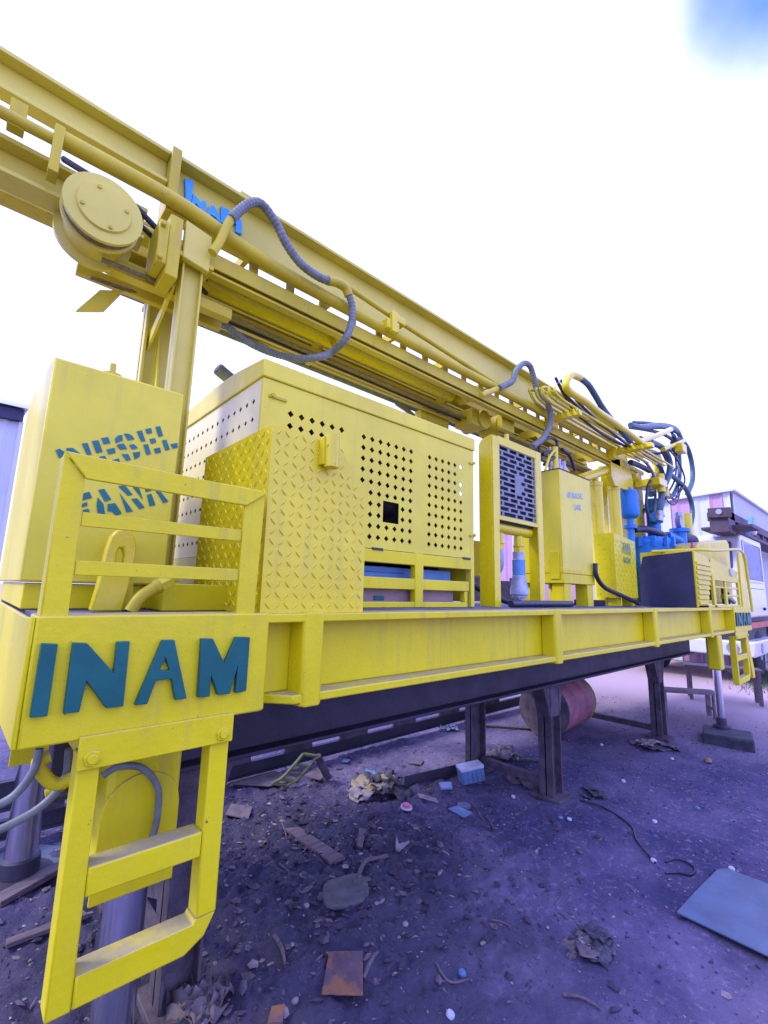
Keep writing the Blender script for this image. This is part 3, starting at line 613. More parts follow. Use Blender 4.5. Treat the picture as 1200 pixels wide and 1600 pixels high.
# blue dust and water gear
bl = B().lathe((6.20, 2.22, 2.60), (0, 0, 1), [(-.05, .075), (-.02, .108), (0, .118), (.27, .118), (.31, .10), (.325, .04), (.35, .04)], 24).done('air_filter', BLUE, rig, smooth=50)
B().cyl((6.20, 2.22, 1.9), (6.20, 2.22, 2.57), .045, n=18).cyl((6.2, 2.22, 2.42), (6.2, 2.22, 2.46), .08, n=18).done('filter_stem', BLUE, bl)
tb_ = B().lathe((6.75, 2.2, 1.5), (0, 0, 1), [(0, .26), (.72, .26), (.77, .28), (.80, .28), (.84, .24), (.86, .15)], 28).done('water_pump', BLUE, rig, smooth=45)
b0 = B().box(-.02, .02, -.02, .02, 2.22, 2.345).done('clamp_bolt', BLUE, tb_)
for k in range(12):
    a = 2*math.pi*k/12; c_ = b0 if k == 0 else link(b0.copy()); c_.parent = tb_; c_.location = (6.75+.29*math.cos(a), 2.2+.29*math.sin(a), 0)
B().cyl((7.0, 2.2, 2.2), (7.0, 2.2, 2.92), .085, n=18).cyl((7.0, 2.2, 2.74), (7.0, 2.2, 2.79), .12, n=18).cyl((7.0, 2.2, 2.60), (6.80, 2.10, 2.63), .06, n=14).cyl((6.80, 2.10, 2.63), (6.78, 2.09, 2.633), .075, n=14).done('riser_pipe', BLUE, tb_, smooth=50)
rod('suction_pipe', HOSEK, tb_, [(6.25, 2.2, 2.41), (6.5, 2.15, 2.44), (6.8, 2.1, 2.42), (7.05, 2.05, 2.38)], .045, n=12)
B().tube([(7.0, 2.05, 2.39), (7.25, 2.0, 2.36), (7.32, 2.0, 2.30), (7.32, 2.0, 2.0)], [.06, .06, .065, .075], n=14).cyl((7.32, 2, 2.2), (7.32, 2, 2.25), .12).cyl((7.4, 2.0, 2.48), (7.4, 2.0, 2.53), .13, n=18).cyl((7.4, 2, 2.3), (7.4, 2, 2.48), .08, n=14).done('pump_outlet', BLUE, tb_, smooth=50)
B().cyl((7.45, 2.02, 2.40), (7.75, 1.96, 2.38), .10, n=16).done('gate_valve', DKBL, tb_)
rod('steam_pipe', YELG, tb_, [(7.70, 1.98, 2.78), (7.70, 1.98, 2.5), (7.74, 1.97, 2.40), (7.80, 1.96, 2.36)], .065, n=14)
B().cyl((7.4, 2.02, 2.62), (7.4, 1.96, 2.62), .10, n=18).cyl((7.4, 2.0, 2.5), (7.4, 2.0, 2.76), .055, n=12).done('pressure_gauge', STEEL, tb_)

# operator station at the far end ---------------------------------------
st = B().prism([(1.52, 1.462), (2.08, 1.462), (2.08, 1.85), (2.03, 2.04), (1.52, 2.085)], 'x', 5.99, 6.0).done('station_cover', DKBL, rig, bev=.002)
b = B(); b.prism([(6.001, 1.462), (6.385, 1.462), (6.62, 1.99), (6.46, 2.05), (6.001, 2.09)], 'y', 1.50, 2.06)
b.done('station_body', YEL, st, bev=.006)
bxs('cooling_fin', YEL, st, *[(6.02, 6.36+.035*k, 1.486, 1.499, 1.50+k*.055, 1.535+k*.055) for k in range(9)], bev=.004)
bx('kerb_rail', YEL, st, 6.0, 7.45, 1.5, 1.56, 1.463, 1.492)
fr = bxs('guard_frame', YEL, rig, (6.66, 6.76, 1.50, 1.53, 1.464, 1.86), (6.76, 8.0, 1.50, 1.53, 1.79, 1.86), (6.76, 8.0, 1.505, 1.53, 1.466, 1.496), (7.95, 8.03, 1.50, 1.53, 1.464, 1.79))
bxs('frame_bar', YEL, fr, (7.25, 7.33, 1.505, 1.53, 1.497, 1.789), (7.34, 7.94, 1.508, 1.526, 1.70, 1.725), (7.34, 7.94, 1.508, 1.526, 1.60, 1.625), (6.77, 7.24, 1.508, 1.526, 1.70, 1.72))
B().prism([(6.9, 1.5), (7.2, 1.5), (7.25, 2.05), (6.95, 2.05)], 'y', 1.62, 1.66).prism([(6.66, 1.8605), (8.02, 1.8605), (8.1, 1.95), (6.75, 2.06)], 'y', 1.52, 1.53).done('shroud_plate', YEL, fr, bev=.004)
bxs('lever_bank', BLACK, fr, (7.45, 7.55, 1.56, 1.6, 1.5, 1.72), (7.65, 7.72, 1.56, 1.6, 1.5, 1.66), (6.8, 6.9, 1.56, 1.7, 1.55, 1.78), bev=.01)
rod('hand_grip', STEEL, fr, [(7.35, 1.56, 1.60), (7.6, 1.55, 1.59), (7.8, 1.54, 1.53)], .03)
cs = B().prism([(6.95, 1.5), (8.6, 1.5), (8.68, 2.40), (8.55, 2.46), (7.05, 2.285), (6.96, 2.22)], 'y', 1.70, 2.0).done('control_console', YEL, rig, bev=.02)
B().prism([(7.35+.28*math.cos(a)+.25, 1.96+.14*math.sin(a)) for a in [math.pi*i/12 for i in range(13)]], 'y', 1.692, 1.699).done('dial_opening', BLACK, cs)
bx('instruction_label', PAPW, cs, 7.62, 7.80, 1.505, 1.518, 1.88, 1.97, bev=0)
B().prism([(8.04, 1.14), (8.46, 1.14), (8.40, 2.19), (8.12, 2.22)], 'y', 1.49, 1.52).done('end_post', YELW, rig, bev=.006)
rod('grab_rail', YEL, rig, [(5.9, 1.9, 2.09), (6.3, 1.55, 2.125), (6.9, 1.48, 2.16), (7.7, 1.48, 2.235), (8.2, 1.48, 2.26), (8.42, 1.48, 2.16), (8.48, 1.48, 1.9), (8.55, 1.48, 1.40)], .018, n=10)
B().lathe((6.75, 1.70, 2.06), (0, 0, 1), [(0, .022), (.15, .022), (.17, .012), (.20, .012)], 14).done('extinguisher', REDP, st, label='small red extinguisher cylinder')

# mast ------------------------------------------------------------------
YF, YB = 2.20, 2.75
def ibeam(b, x0, x1, z0, z1, yf, fw_, tw=.014, tf=.022, inner=1, low=None):
    """flanges reach fw_ back from yf, web at 60% of that"""
    yw = yf+fw_*.62*inner
    a, c = sorted((yf, yf+fw_*inner))
    lf = low if low else fw_; a2, c2 = sorted((yf, yf+lf*inner))
    b.box(x0, x1, a, c, z1-tf, z1); b.box(x0, x1, a2, c2, z0, z0+tf); b.box(x0, x1, yw-tw/2, yw+tw/2, z0+tf, z1-tf)
    return b
mast = ibeam(B(), .53, 6.05, 3.365, 3.700, YF, .125, low=.085).done('mast', YELC, rig, bev=.004)
ibeam(B(), -2.4, .487, 3.515, 3.700, YF+.01, .105, low=.07).done('top_chord', YELC, mast, bev=.004)
ibeam(B(), -2.4, 6.05, 3.365, 3.585, YB, .11, inner=-1).done('top_chord', YELP, mast, bev=.004)
ibeam(B(), -2.4, .42, 3.165, 3.330, YF+.02, .12).done('bottom_chord', YELC, mast, bev=.004)
lc = B()
lc.prism([(YF, 3.178), (YF+.012, 3.178), (YF+.012, 3.252), (YF+.115, 3.252), (YF+.115, 3.264), (YF, 3.264)], 'x', .66, 5.95)
lc.prism([(YF+.013, 3.150), (YF+.062, 3.150), (YF+.062, 3.162), (YF+.045, 3.164), (YF+.045, 3.24), (YF+.035, 3.24), (YF+.035, 3.164), (YF+.013, 3.164)], 'x', .66, 5.95)
lc.done('bottom_chord', YELP, mast, bev=.003)
B().box(.36, 5.95, YB-.02, YB, 3.20, 3.36).box(.36, 5.95, YB-.12, YB-.021, 3.185, 3.21).box(.36, 5.95, YB-.12, YB-.021, 3.275, 3.292).done('bottom_chord', YELP, mast, bev=.003)
bx('web_stiffener', YELP, mast, .488, .535, YF-.006, YF+.14, 3.36, 3.725)
bx('lifting_eye', YELP, mast, .86, .93, YF+.03, YF+.05, 3.701, 3.745)
for k in range(22):      # lacing plates between the chords
    x = .95+.235*k
    if x < 5.85: bx('lacing_plate', YELP, mast, x, x+.05, YF+.03, YF+.05, 3.266, 3.363, bev=.002)
for k in range(9): bx('cross_plate', YELP, mast, 1.0+.62*k, 1.03+.62*k, YF+.13, YB-.13, 3.50, 3.57, bev=.002)
for x in (1.62, 2.95, 4.3, 5.4):
    B().prism([(YF+.06, 3.15), (YF+.17, 3.15), (YF+.22, 3.215), (YF+.33, 3.215), (YF+.40, 3.15), (YB-.05, 3.15), (YB-.05, 3.21), (YF+.4, 3.30), (YF+.15, 3.30), (YF+.06, 3.25)], 'x', x, x+.03).done('diaphragm', YELP, mast, bev=.003)
B().cyl((.75, 2.435, 3.255), (2.92, 2.435, 3.255), .070, n=24).done('feed_tube', YELG, mast)
B().cyl((.2, 2.435, 3.34), (.75, 2.435, 3.34), .05, n=18).done('feed_tube', YELP, mast)
bxs('rail_bar', YELP, mast, (.7, 5.9, 2.50, 2.56, 3.13, 3.175), (.7, 5.9, 2.60, 2.63, 3.15, 3.20))
b = B().box(3.18, 3.30, 2.40, 2.6, 3.05, 3.20).cyl((3.35, 2.38, 3.13), (3.35, 2.62, 3.13), .09, n=18).cyl((3.62, 2.38, 3.15), (3.62, 2.60, 3.15), .10, n=18).box(3.5, 3.7, 2.3, 2.36, 3.06, 3.2).box(2.75, 3.12, 2.62, 2.7, 3.02, 3.12)
b.done('chain_tensioner', YELP, mast, bev=.005)
rod('wire_rope', ROPE, mast, [(.27, 2.24, 2.985), (.60, 2.30, 3.03), (1.2, 2.46, 3.108), (2.2, 2.47, 3.115), (5.6, 2.48, 3.12)], .012, n=8, sub=3)
rod('wire_rope', ROPE, mast, [(.25, 2.40, 2.975), (.70, 2.50, 3.06), (1.4, 2.585, 3.105), (5.6, 2.59, 3.11)], .011, n=8, sub=3)
for (y, z, r) in ((2.345, 3.285, .018), (2.575, 3.105, .012), (2.665, 3.17, .016)): rod('guide_pipe', YELP, mast, [(.72, y, z), (5.8, y, z)], r, n=8, sub=1)
rod('slack_hose', HOSEK, mast, [(.08, 2.30, 3.42), (.20, 2.22, 3.34), (.34, 2.2, 3.30), (.48, 2.24, 3.26), (.8, 2.40, 3.22)], .014, n=8)
rod('slack_hose', HOSEK, mast, [(.06, 2.32, 3.40), (.2, 2.25, 3.30), (.32, 2.23, 3.27), (.5, 2.28, 3.22), (.8, 2.44, 3.18)], .012, n=8)
rod('control_cable', HOSEK, mast, [(.5, 2.53, 3.12), (5.7, 2.535, 3.105)], .009, n=8, sub=1)
rod('conduit', HOSE, mast, [(.42, 2.80, 3.20), (5.7, 2.80, 3.20)], .020, n=10, sub=1)
rod('conduit', HOSE, mast, [(2.62, 2.80, 3.19), (2.9, 2.81, 3.12), (3.25, 2.9, 2.95)], .022, n=10, sub=2)
# big pipe along the near side
pp = rod('main_pipe', YELP, mast, [(.045, 2.165, 3.395), (.30, 2.165, 3.400), (.58, 2.165, 3.395), (1.08, 2.165, 3.33), (2.2, 2.165, 3.312), (4.0, 2.165, 3.32), (5.7, 2.165, 3.33)], .037, n=14, sub=4)
rod('thin_pipe', YELP, mast, [(-0.477,2.150,3.356),(-0.250,2.150,3.360),(-0.138,2.150,3.357),(0.051,2.150,3.363)], .024, n=10, sub=2)
rod('thin_pipe', YELP, mast, [(1.548,2.150,3.458),(2.125,2.150,3.410),(3.046,2.150,3.353),(4.241,2.150,3.269)], .018, n=10, sub=2)
B().box(-.115, -.06, 2.15, 2.2, 3.33, 3.45).done('pipe_clamp', YELP, mast, bev=.003)
B().box(.03, .065, 2.12, 2.2, 3.20, 3.42).done('pipe_clamp', YELP, mast, bev=.003)
b = B().box(1.87, 1.98, 2.10, 2.2, 3.29, 3.36).box(1.90, 1.95, 2.085, 2.12, 3.27, 3.42).box(1.96, 2.06, 2.12, 2.19, 3.385, 3.44); b.done('pipe_clamp', YELG, mast, bev=.006)
# hoisting sheave
dr = B()
dr.lathe((.235, 2.10, 3.13), (0, 1, 0), [(0, .150), (.018, .150), (.022, .135), (.06, .128), (.065, .150), (.08, .150), (.085, .13), (.20, .125), (.21, .155), (.235, .155)], 40)
dr = dr.done('sheave_drum', YELC, mast, smooth=40)
B().lathe((.235, 2.09, 3.13), (0, 1, 0), [(0, .100), (.0095, .105)], 36).done('hub_cover', YELC, dr, smooth=30)
b = B()
for a in (20, 110, 200, 290): b.cyl((.235+.085*math.cos(R(a)), 2.083, 3.13+.085*math.sin(R(a))), (.235+.085*math.cos(R(a)), 2.089, 3.13+.085*math.sin(R(a))), .008, n=6)
b.done('cover_screw', YELP, dr)
b = B()
for k in range(3): b.lathe((.235, 2.128+.012*k, 3.13), (0, 1, 0), [(0, .136), (.003, .141), (.006, .1415), (.009, .141), (.012, .136)], 36)
b.done('rope_coil', ROPE, dr)
B().box(.455, .50, 2.12, 2.3, 3.02, 3.24).box(.50, .56, 2.13, 2.3, 2.98, 3.30).cyl((.47, 2.10, 3.04), (.47, 2.14, 3.04), .014, n=6).cyl((.47, 2.10, 3.21), (.47, 2.14, 3.21), .014, n=6).done('sheave_bracket', YELP, dr, bev=.006)
B().prism([(.30, 2.945), (.40, 2.99), (.33, 2.85), (.22, 2.80)], 'y', 2.42, 2.45).box(.30, .9, 2.3, 2.36, 3.0, 3.06).box(.2, .9, 2.44, 2.48, 3.0, 3.05).done('guide_plate', YELP, dr, bev=.003)
# lettering on the mast
letters(mast, SKYB, 2.252, 2.268, [Q('.574,3.636 .616,3.645 .616,3.505 .590,3.501'), Q('.620,3.573 .633,3.571 .668,3.548 .669,3.564 .691,3.574 .694,3.505 .683,3.502 .638,3.531 .634,3.501 .620,3.501'),
 Q('.714,3.566 .736,3.572 .767,3.528 .777,3.500 .757,3.503 .749,3.513 .730,3.515 .721,3.514 .712,3.502 .696,3.504'), Q('.770,3.597 .803,3.603 .832,3.587 .836,3.609 .867,3.609 .890,3.575 .896,3.498 .860,3.495 .860,3.543 .828,3.541 .811,3.513 .800,3.502 .776,3.504')])
# looped hoses
rod('elbow_pipe', YELP, mast, [(0.697,2.100,3.180),(0.726,2.100,3.257),(0.759,2.100,3.380),(0.787,2.100,3.450)], .022, n=12)
h1 = rod('looped_hose', HOSE, mast, [(0.772,2.090,3.412),(0.820,2.090,3.503),(0.879,2.090,3.580),(0.937,2.090,3.595),(1.019,2.090,3.535),(1.090,2.090,3.448),(1.186,2.090,3.380),(1.305,2.090,3.361),(1.391,2.090,3.372)], .024, n=10, ridge=.06)
rod('elbow_pipe', YELP, mast, [(1.373,2.090,3.371),(1.447,2.090,3.392),(1.506,2.090,3.387),(1.533,2.090,3.348)], .028, n=12)
rod('looped_hose', HOSE, mast, [[(1.527,2.090,3.363),(1.561,2.090,3.291),(1.561,2.090,3.175),(1.514,2.090,3.039)][i] for i in range(4)]+[(1.500,2.200,3.002),(1.391,2.200,2.923)]+[(1.339,2.350,2.956)]+[(1.232,2.500,3.016),(1.060,2.500,3.032),(0.916,2.500,3.087),(0.792,2.500,3.096)], .022, n=10, ridge=.07)
rod('elbow_pipe', YELP, mast, [(2.902,2.100,3.130),(3.027,2.100,3.204),(3.215,2.100,3.312)], .024, n=10)
rod('looped_hose', HOSE, mast, [(3.127,2.080,3.264),(3.325,2.080,3.389),(3.391,2.080,3.509),(3.522,2.080,3.631),(3.633,2.080,3.646),(3.695,2.080,3.553),(3.777,2.080,3.402),(3.940,2.080,3.362)], .026, n=10, ridge=.06)
rod('looped_hose', HOSE, mast, [(3.880,2.060,3.364),(3.946,2.060,3.274),(3.924,2.060,3.140),(3.784,2.060,2.978),(3.599,2.060,2.855)], .027, n=10, ridge=.06)
# pipe rack bolted to the side of the mast
for (a, c, n_) in ((4.15, 4.15, 0), (5.62, 5.62, 1)):
    rk = bxs('rack_arm', YELG, mast, (a-.03, a+.03, 1.86 if n_ == 0 else 1.82, 2.2, 3.255, 3.30), (a-.06, a+.06, 2.12, 2.2, 3.20, 3.40))
    bxs('pipe_saddle', YELG, rk, *[(a-.025, a+.025, 1.89+.055*k, 1.925+.055*k, 3.3005, 3.34) for k in range(5)])
for k in range(5):
    y = 1.905+.055*k
    pts = [(3.76-.02*k, y, 3.44), (3.75, y, 3.375), (3.85, y, 3.345), (4.2, y, 3.335), (7.0-.15*k, y, 3.33)]
    rod('rack_pipe', YELG, mast, pts, .013, n=8, sub=3)
    if k > 1: rod('rack_pipe', YELG, mast, [(3.76-.02*k, y, 3.44), (3.80, y, 3.47), (3.90, y, 3.46)], .013, n=8, sub=3)
pts = [(4.50, 1.86, 3.60), (4.42, 1.86, 3.60), (4.32, 1.86, 3.575), (4.25, 1.86, 3.50), (4.28, 1.86, 3.40), (4.40, 1.86, 3.355), (5.0, 1.86, 3.345), (6.0, 1.86, 3.345)]
pts = [(4.211,1.880,3.664),(4.023,1.880,3.624),(3.911,1.880,3.496),(3.981,1.880,3.442)]+[(4.266,1.860,3.422),(4.550,1.860,3.399),(5.026,1.860,3.391),(5.703,1.860,3.353)]
rod('bent_pipe', YELG, mast, pts, .036, n=12)
rod('rack_hose', HOSEB, mast, [(4.157,1.880,3.658),(4.377,1.880,3.652),(4.544,1.880,3.583),(4.686,1.880,3.508),(4.915,1.880,3.431),(5.421,1.880,3.304)], .030, n=10, ridge=.04)
for q in ([(3.903,1.950,3.529),(4.059,1.950,3.451),(4.388,1.950,3.391),(4.832,1.950,3.355),(5.708,1.950,3.295)], [(4.017,1.980,3.604),(4.218,1.980,3.531),(4.532,1.980,3.456),(5.069,1.980,3.375),(6.006,1.980,3.346)], [(3.956,2.000,3.617),(4.099,2.000,3.506),(4.422,2.000,3.360),(5.280,2.000,3.298),(6.293,2.000,3.407)]): rod('rack_hose', HOSEK, mast, q, .014, n=8)
# far end of the mast: outriggers and the bundle of hoses
ea = bxs('rack_arm', YELG, mast, (5.66, 5.76, 1.74, 2.2, 3.275, 3.33))
rod('outrigger', YELG, ea, [(5.847,1.920,3.417),(6.442,1.920,3.640),(7.081,1.920,3.896)], .035, n=12, sub=1)
rod('outrigger', YELG, ea, [(6.785,1.950,3.544),(7.247,1.950,3.708),(7.834,1.950,3.928)], .03, n=12, sub=1)
B().box(7.3, 7.5, 1.85, 1.95, 3.62, 3.75).done('hose_guide', YELG, ea, bev=.01)
for q, r, m in (([(5.804,2.000,3.638),(6.242,2.000,3.721),(6.739,2.000,3.863),(7.294,2.000,4.001),(7.737,2.000,4.037)], .034, HOSEB), ([(6.172,2.030,3.711),(6.982,2.030,3.964),(7.708,2.030,4.098),(8.012,2.030,3.970)], .034, HOSE),
    ([(7.857,2.020,3.991),(8.217,2.020,3.911),(8.385,2.020,3.685),(8.339,2.020,3.413),(7.997,2.020,3.130)], .036, HOSEB), ([(7.661,2.050,3.990),(7.862,2.050,3.835),(7.815,2.050,3.422),(7.636,2.050,3.192),(7.361,2.050,3.004),(7.133,2.050,2.958)], .030, HOSEB),
    ([(6.441,2.000,3.580),(6.936,2.000,3.608),(7.197,2.000,3.480),(7.118,2.000,3.260),(6.824,2.000,2.999),(6.671,2.000,2.758),(6.623,2.000,2.649)], .040, HOSEB), ([(7.150,2.000,3.284),(7.531,2.000,3.243),(7.873,2.000,3.176),(8.079,2.000,3.011),(8.085,2.000,2.814),(7.895,2.000,2.596)], .034, HOSEB),
    ([(6.550,2.100,2.968),(6.671,2.100,3.103),(7.045,2.100,3.235),(7.508,2.100,3.371),(7.904,2.100,3.549)], .020, HOSEK), ([(6.573,2.100,3.564),(7.147,2.100,3.699),(7.721,2.100,3.773),(7.965,2.100,3.788)], .016, HOSEK), ([(6.008,2.100,3.230),(6.331,2.100,3.247),(6.676,2.100,3.246)], .034, HOSEK),
    ([(7.071,2.050,3.604),(7.295,2.050,3.416),(7.169,2.050,3.111),(7.407,2.050,2.964),(7.671,2.050,3.101),(7.662,2.050,3.294)], .016, HOSEK), ([(6.984,2.050,2.989),(7.196,2.050,2.886),(7.475,2.050,2.899),(7.728,2.050,3.091),(7.837,2.050,3.277)], .010, HOSEK)):
    rod('bundle_hose', m, ea, q, r, n=10, ridge=.03 if r > .03 else 0)
for q, r, m in (([(6.030,2.080,3.686),(6.607,2.080,3.803),(7.264,2.080,3.916),(7.747,2.080,3.917),(7.878,2.080,3.723)], .024, HOSEK), ([(6.272,2.120,3.831),(7.017,2.120,4.016),(7.753,2.120,4.112),(8.020,2.120,3.971),(7.956,2.120,3.717)], .022, HOSEK), ([(6.548,2.100,3.433),(6.885,2.100,3.434),(7.176,2.100,3.354),(7.231,2.100,3.130),(7.068,2.100,2.873)], .030, HOSEB),
    ([(6.655,2.060,3.155),(6.434,2.060,2.985),(6.336,2.060,2.717),(6.394,2.060,2.559)], .018, HOSEK), ([(7.475,2.040,3.841),(7.642,2.040,3.583),(7.504,2.040,3.263),(7.040,2.040,2.924),(6.836,2.040,2.699)], .014, HOSEK), ([(6.042,1.980,3.546),(6.496,1.980,3.571),(7.059,1.980,3.633),(7.534,1.980,3.529),(7.772,1.980,3.303),(7.404,1.980,3.029),(6.833,1.980,2.884)], .012, HOSEK),
    ([(6.473,2.100,3.522),(6.754,2.100,3.515),(7.125,2.100,3.598),(7.537,2.100,3.731),(7.939,2.100,3.927)], .022, HOSEB), ([(6.293,2.140,3.385),(6.654,2.140,3.374),(6.923,2.140,3.265),(6.968,2.140,2.999),(6.858,2.140,2.713)], .018, HOSE)):
    rod('bundle_hose', m, ea, q, r, n=8)
B().cyl([(6.627,2.000,2.666)][0], [(6.574,2.000,2.533)][0], .048, n=14).cyl([(6.619,2.000,2.631)][0], [(6.613,2.000,2.605)][0], .056, n=14).done('hose_clamp', STEEL, ea)
B().box(6.55, 6.85, 1.95, 2.25, 3.02, 3.12).cyl((6.75, 2.0, 2.95), (6.75, 2.0, 3.2), .05, n=12).cyl((7.0, 2.05, 2.93), (7.0, 2.05, 3.05), .07, n=12).done('swivel_block', YELG, ea, bev=.008)
rod('crosshead_pipe', YELG, mast, [(6.315,2.200,3.437),(6.791,2.200,3.544),(7.230,2.200,3.604),(7.362,2.200,3.477),(7.215,2.200,3.284)], .075, n=14)
rod('crosshead_pipe', GALV, mast, [(7.221,2.200,3.314),(7.087,2.200,3.167),(6.950,2.200,2.986)], .060, n=14)
rod('hose_end', STEEL, ea, [(7.936,2.000,2.630),(7.801,2.000,2.482),(7.649,2.000,2.373)], .026, n=10)
# rest that carries the mast in travel position ------------------------------------
mr = B()
mr.prism([(.590, 1.462), (.690, 1.462), (.690, 3.16), (.590, 3.16)], 'y', 2.212, 2.222).box(.590, .60, 2.18, 2.26, 1.462, 3.16).box(.680, .69, 2.18, 2.26, 1.462, 3.16)
mr = mr.done('mast_rest', YELC, rig, bev=.003)
bxs('leg', YELC, mr, (.55, .75, 2.64, 2.66, 1.462, 3.14), (.55, .565, 2.6, 2.7, 1.462, 3.14), bev=.003)
B().prism([(.575, 3.12), (.705, 3.10), (.705, 3.30), (.575, 3.32)], 'y', 2.145, 2.179).done('cap_plate', YELC, mr, bev=.005)
B().prism([(2.26, 3.06), (2.26, 3.02), (2.64, 2.82), (2.64, 2.90)], 'x', .575, .589).prism([(2.3, 1.5), (2.36, 1.5), (2.62, 2.7), (2.62, 2.95)], 'x', .62, .632).done('brace', YELW, mr, bev=.003)
bx('saddle', YELP, mr, .56, .73, 2.15, 2.80, 3.125, 3.150)

# loose things on the deck
pp_ = B().cyl((3.0, 1.93, 1.485), (4.02, 1.97, 1.485), .026, n=16).cyl((4.02, 1.97, 1.485), (4.021, 1.97, 1.485), .018, n=14).done('rubber_pipe', HOSEK); tag(pp_, 'short black rubber pipe lying on the deck under the oil cooler', 'pipe')
b = B().box(1.18, 2.50, 2.06, 2.5, 1.459, 1.575); b.mi = 1; b.box(1.78, 1.86, 2.054, 2.0595, 1.50, 1.525); cbx = b.done('cardboard_box', [CARD, TEAL], bev=.004); tag(cbx, 'flattened brown cardboard box inside the frame below the engine canopy', 'box')
# ------------------------------------------------------------------ stands under the rig
def trestle(label, x, second, low=True, w=.15):
    root = thing('steel_trestle', label, 'trestle', (x, 2.4, 0), 'steel trestles under the rig')
    for y in (2.02, second):
        b = B().box(x-w/2, x+w/2, y-.008, y+.008, .02, .847).box(x-w/2, x-w/2+.014, y-.06, y+.06, .02, .847).box(x+w/2-.014, x+w/2, y-.06, y+.06, .02, .847)
        b.prism([(x-w/2, .60), (x-w/2-.10, .846), (x+w/2+.08, .846), (x+w/2, .60)], 'y', y-.055, y+.055)
        b.done('leg', RUSTD, root, bev=.003)
        bx('foot', RUSTD, root, x-w*.7, x+w*.7, y-.12, y+.12, -.01, .02)
    if low: bx('tie_bar', RUSTD, root, x-.03, x+.03, 2.09, second-.07, .06, .12)
    return root
trestle('rusty dark steel trestle under the rig beside the red drum', 3.655, 2.75)
trestle('rusty dark steel trestle under the rig nearest the far jack', 6.10, 3.32)
t0 = trestle('rusty dark steel trestle behind the near boarding ladder', .80, 2.85)
B().prism([(2.1, .30), (2.1, .36), (2.78, .10), (2.78, .04)], 'x', .79, .81).done('brace', RUSTD, t0)

blk = B()
for i, (x0, x1, z0, z1) in enumerate(((0, 1, 0, 1),)):
    M = Matrix.Translation((6.62, 1.50, .03)) @ Matrix.Rotation(R(-78), 4, 'Z')
    blk.box(-.22, .24, -.28, .18, -.10, .068, M)
blk = blk.done('support_block', RUBB, bev=.02); tag(blk, 'heavy dark muddy block under the foot of the far right jack', 'block')

# the red drum on its side
dt = thing('oil_drum', 'faded red oil drum with yellow rim lying on its side under the rig', 'drum', (5.1, 2.85, 0))
D0 = Vector((5.03, 2.84, .29)); dd = Vector((.93, .10, 0)).normalized()
b = B().lathe(D0, dd, [(0, .262), (.012, .285), (.25, .28), (.27, .292), (.29, .28), (.56, .28), (.58, .292), (.60, .28), (.80, .282)], 36)
b.done('drum_body', DRUMR, dt, smooth=40)
B().lathe(D0+dd*.80, dd, [(0, .283), (.06, .283), (.075, .291), (.085, .285), (.087, .25)], 36).done('rim', DRUMY, dt, smooth=40)
B().lathe(D0-dd*.005, dd, [(0, .255), (.004, .256)], 36).done('lid', DRUML, dt)
b = B().lathe(D0-dd*.012, dd, [(0, .288), (.014, .292)], 36); b.done('rim', RUSTD, dt)

# two long dark beams stacked on the ground beyond the rig
for z0, z1, lab in ((.03, .140, 'lower of the two long dark steel beams stacked behind the rig'), (.190, .36, 'upper of the two long dark steel beams stacked behind the rig')):
    b = B().box(-3.2, 7.0, 3.77, 3.78, z0, z1).box(-3.2, 7.0, 3.745, 3.795, z1-.012, z1).box(-3.2, 7.0, 3.745, 3.795, z0, z0+.012)
    tag(b.done('steel_beam', DARK, bev=.002), lab, 'steel beam', 'steel beams stacked behind the rig')
PKL = ('leftmost', 'second', 'third', 'fourth', 'fifth', 'sixth', 'seventh', 'last')
for i, x in enumerate((-.6, .55, 1.78, 2.42, 3.05, 3.75, 4.5, 5.3)):
    w_ = (.12, .12, .17, .13, .16, .15, .16, .2)[i]
    o = B().box(x-w_, x+w_, 3.74, 3.80, .1405, .1895).done('packing_block', RUSTD, bev=.003)
    tag(o, PKL[i]+' of the eight packing blocks between the two steel beams, counted from the left', 'packing block', 'packing blocks between the steel beams')

# benches by the far jack
def bench(label, x, y, rz, L, W, H, m):
    t = thing('wooden_bench', label, 'bench', (x, y, 0), None, rz)
    M = Matrix.Translation((x, y, 0)) @ Matrix.Rotation(rz, 4, 'Z')
    def bb(nm, *d):
        b = B().box(*d, M); return b.done(nm, m, t, bev=.004)
    bb('seat', -L/2, L/2, -W/2, W/2, H-.035, H)
    for sx in (-1, 1):
        for sy in (-1, 1): bb('leg', sx*(L/2-.06)-.025, sx*(L/2-.06)+.025, sy*(W/2-.03)-.025, sy*(W/2-.03)+.025, 0, H-.036)
        bb('stretcher', sx*(L/2-.06)-.012, sx*(L/2-.06)+.012, -W/2+.056, W/2-.056, .10, .14)
bench('low pale wooden bench just left of the far jack', 7.5, 2.12, R(-55), .72, .26, .34, WOODL)
bench('taller dark wooden bench right of the far jack', 9.1, 2.05, R(-70), 1.0, .34, .52, WOOD)

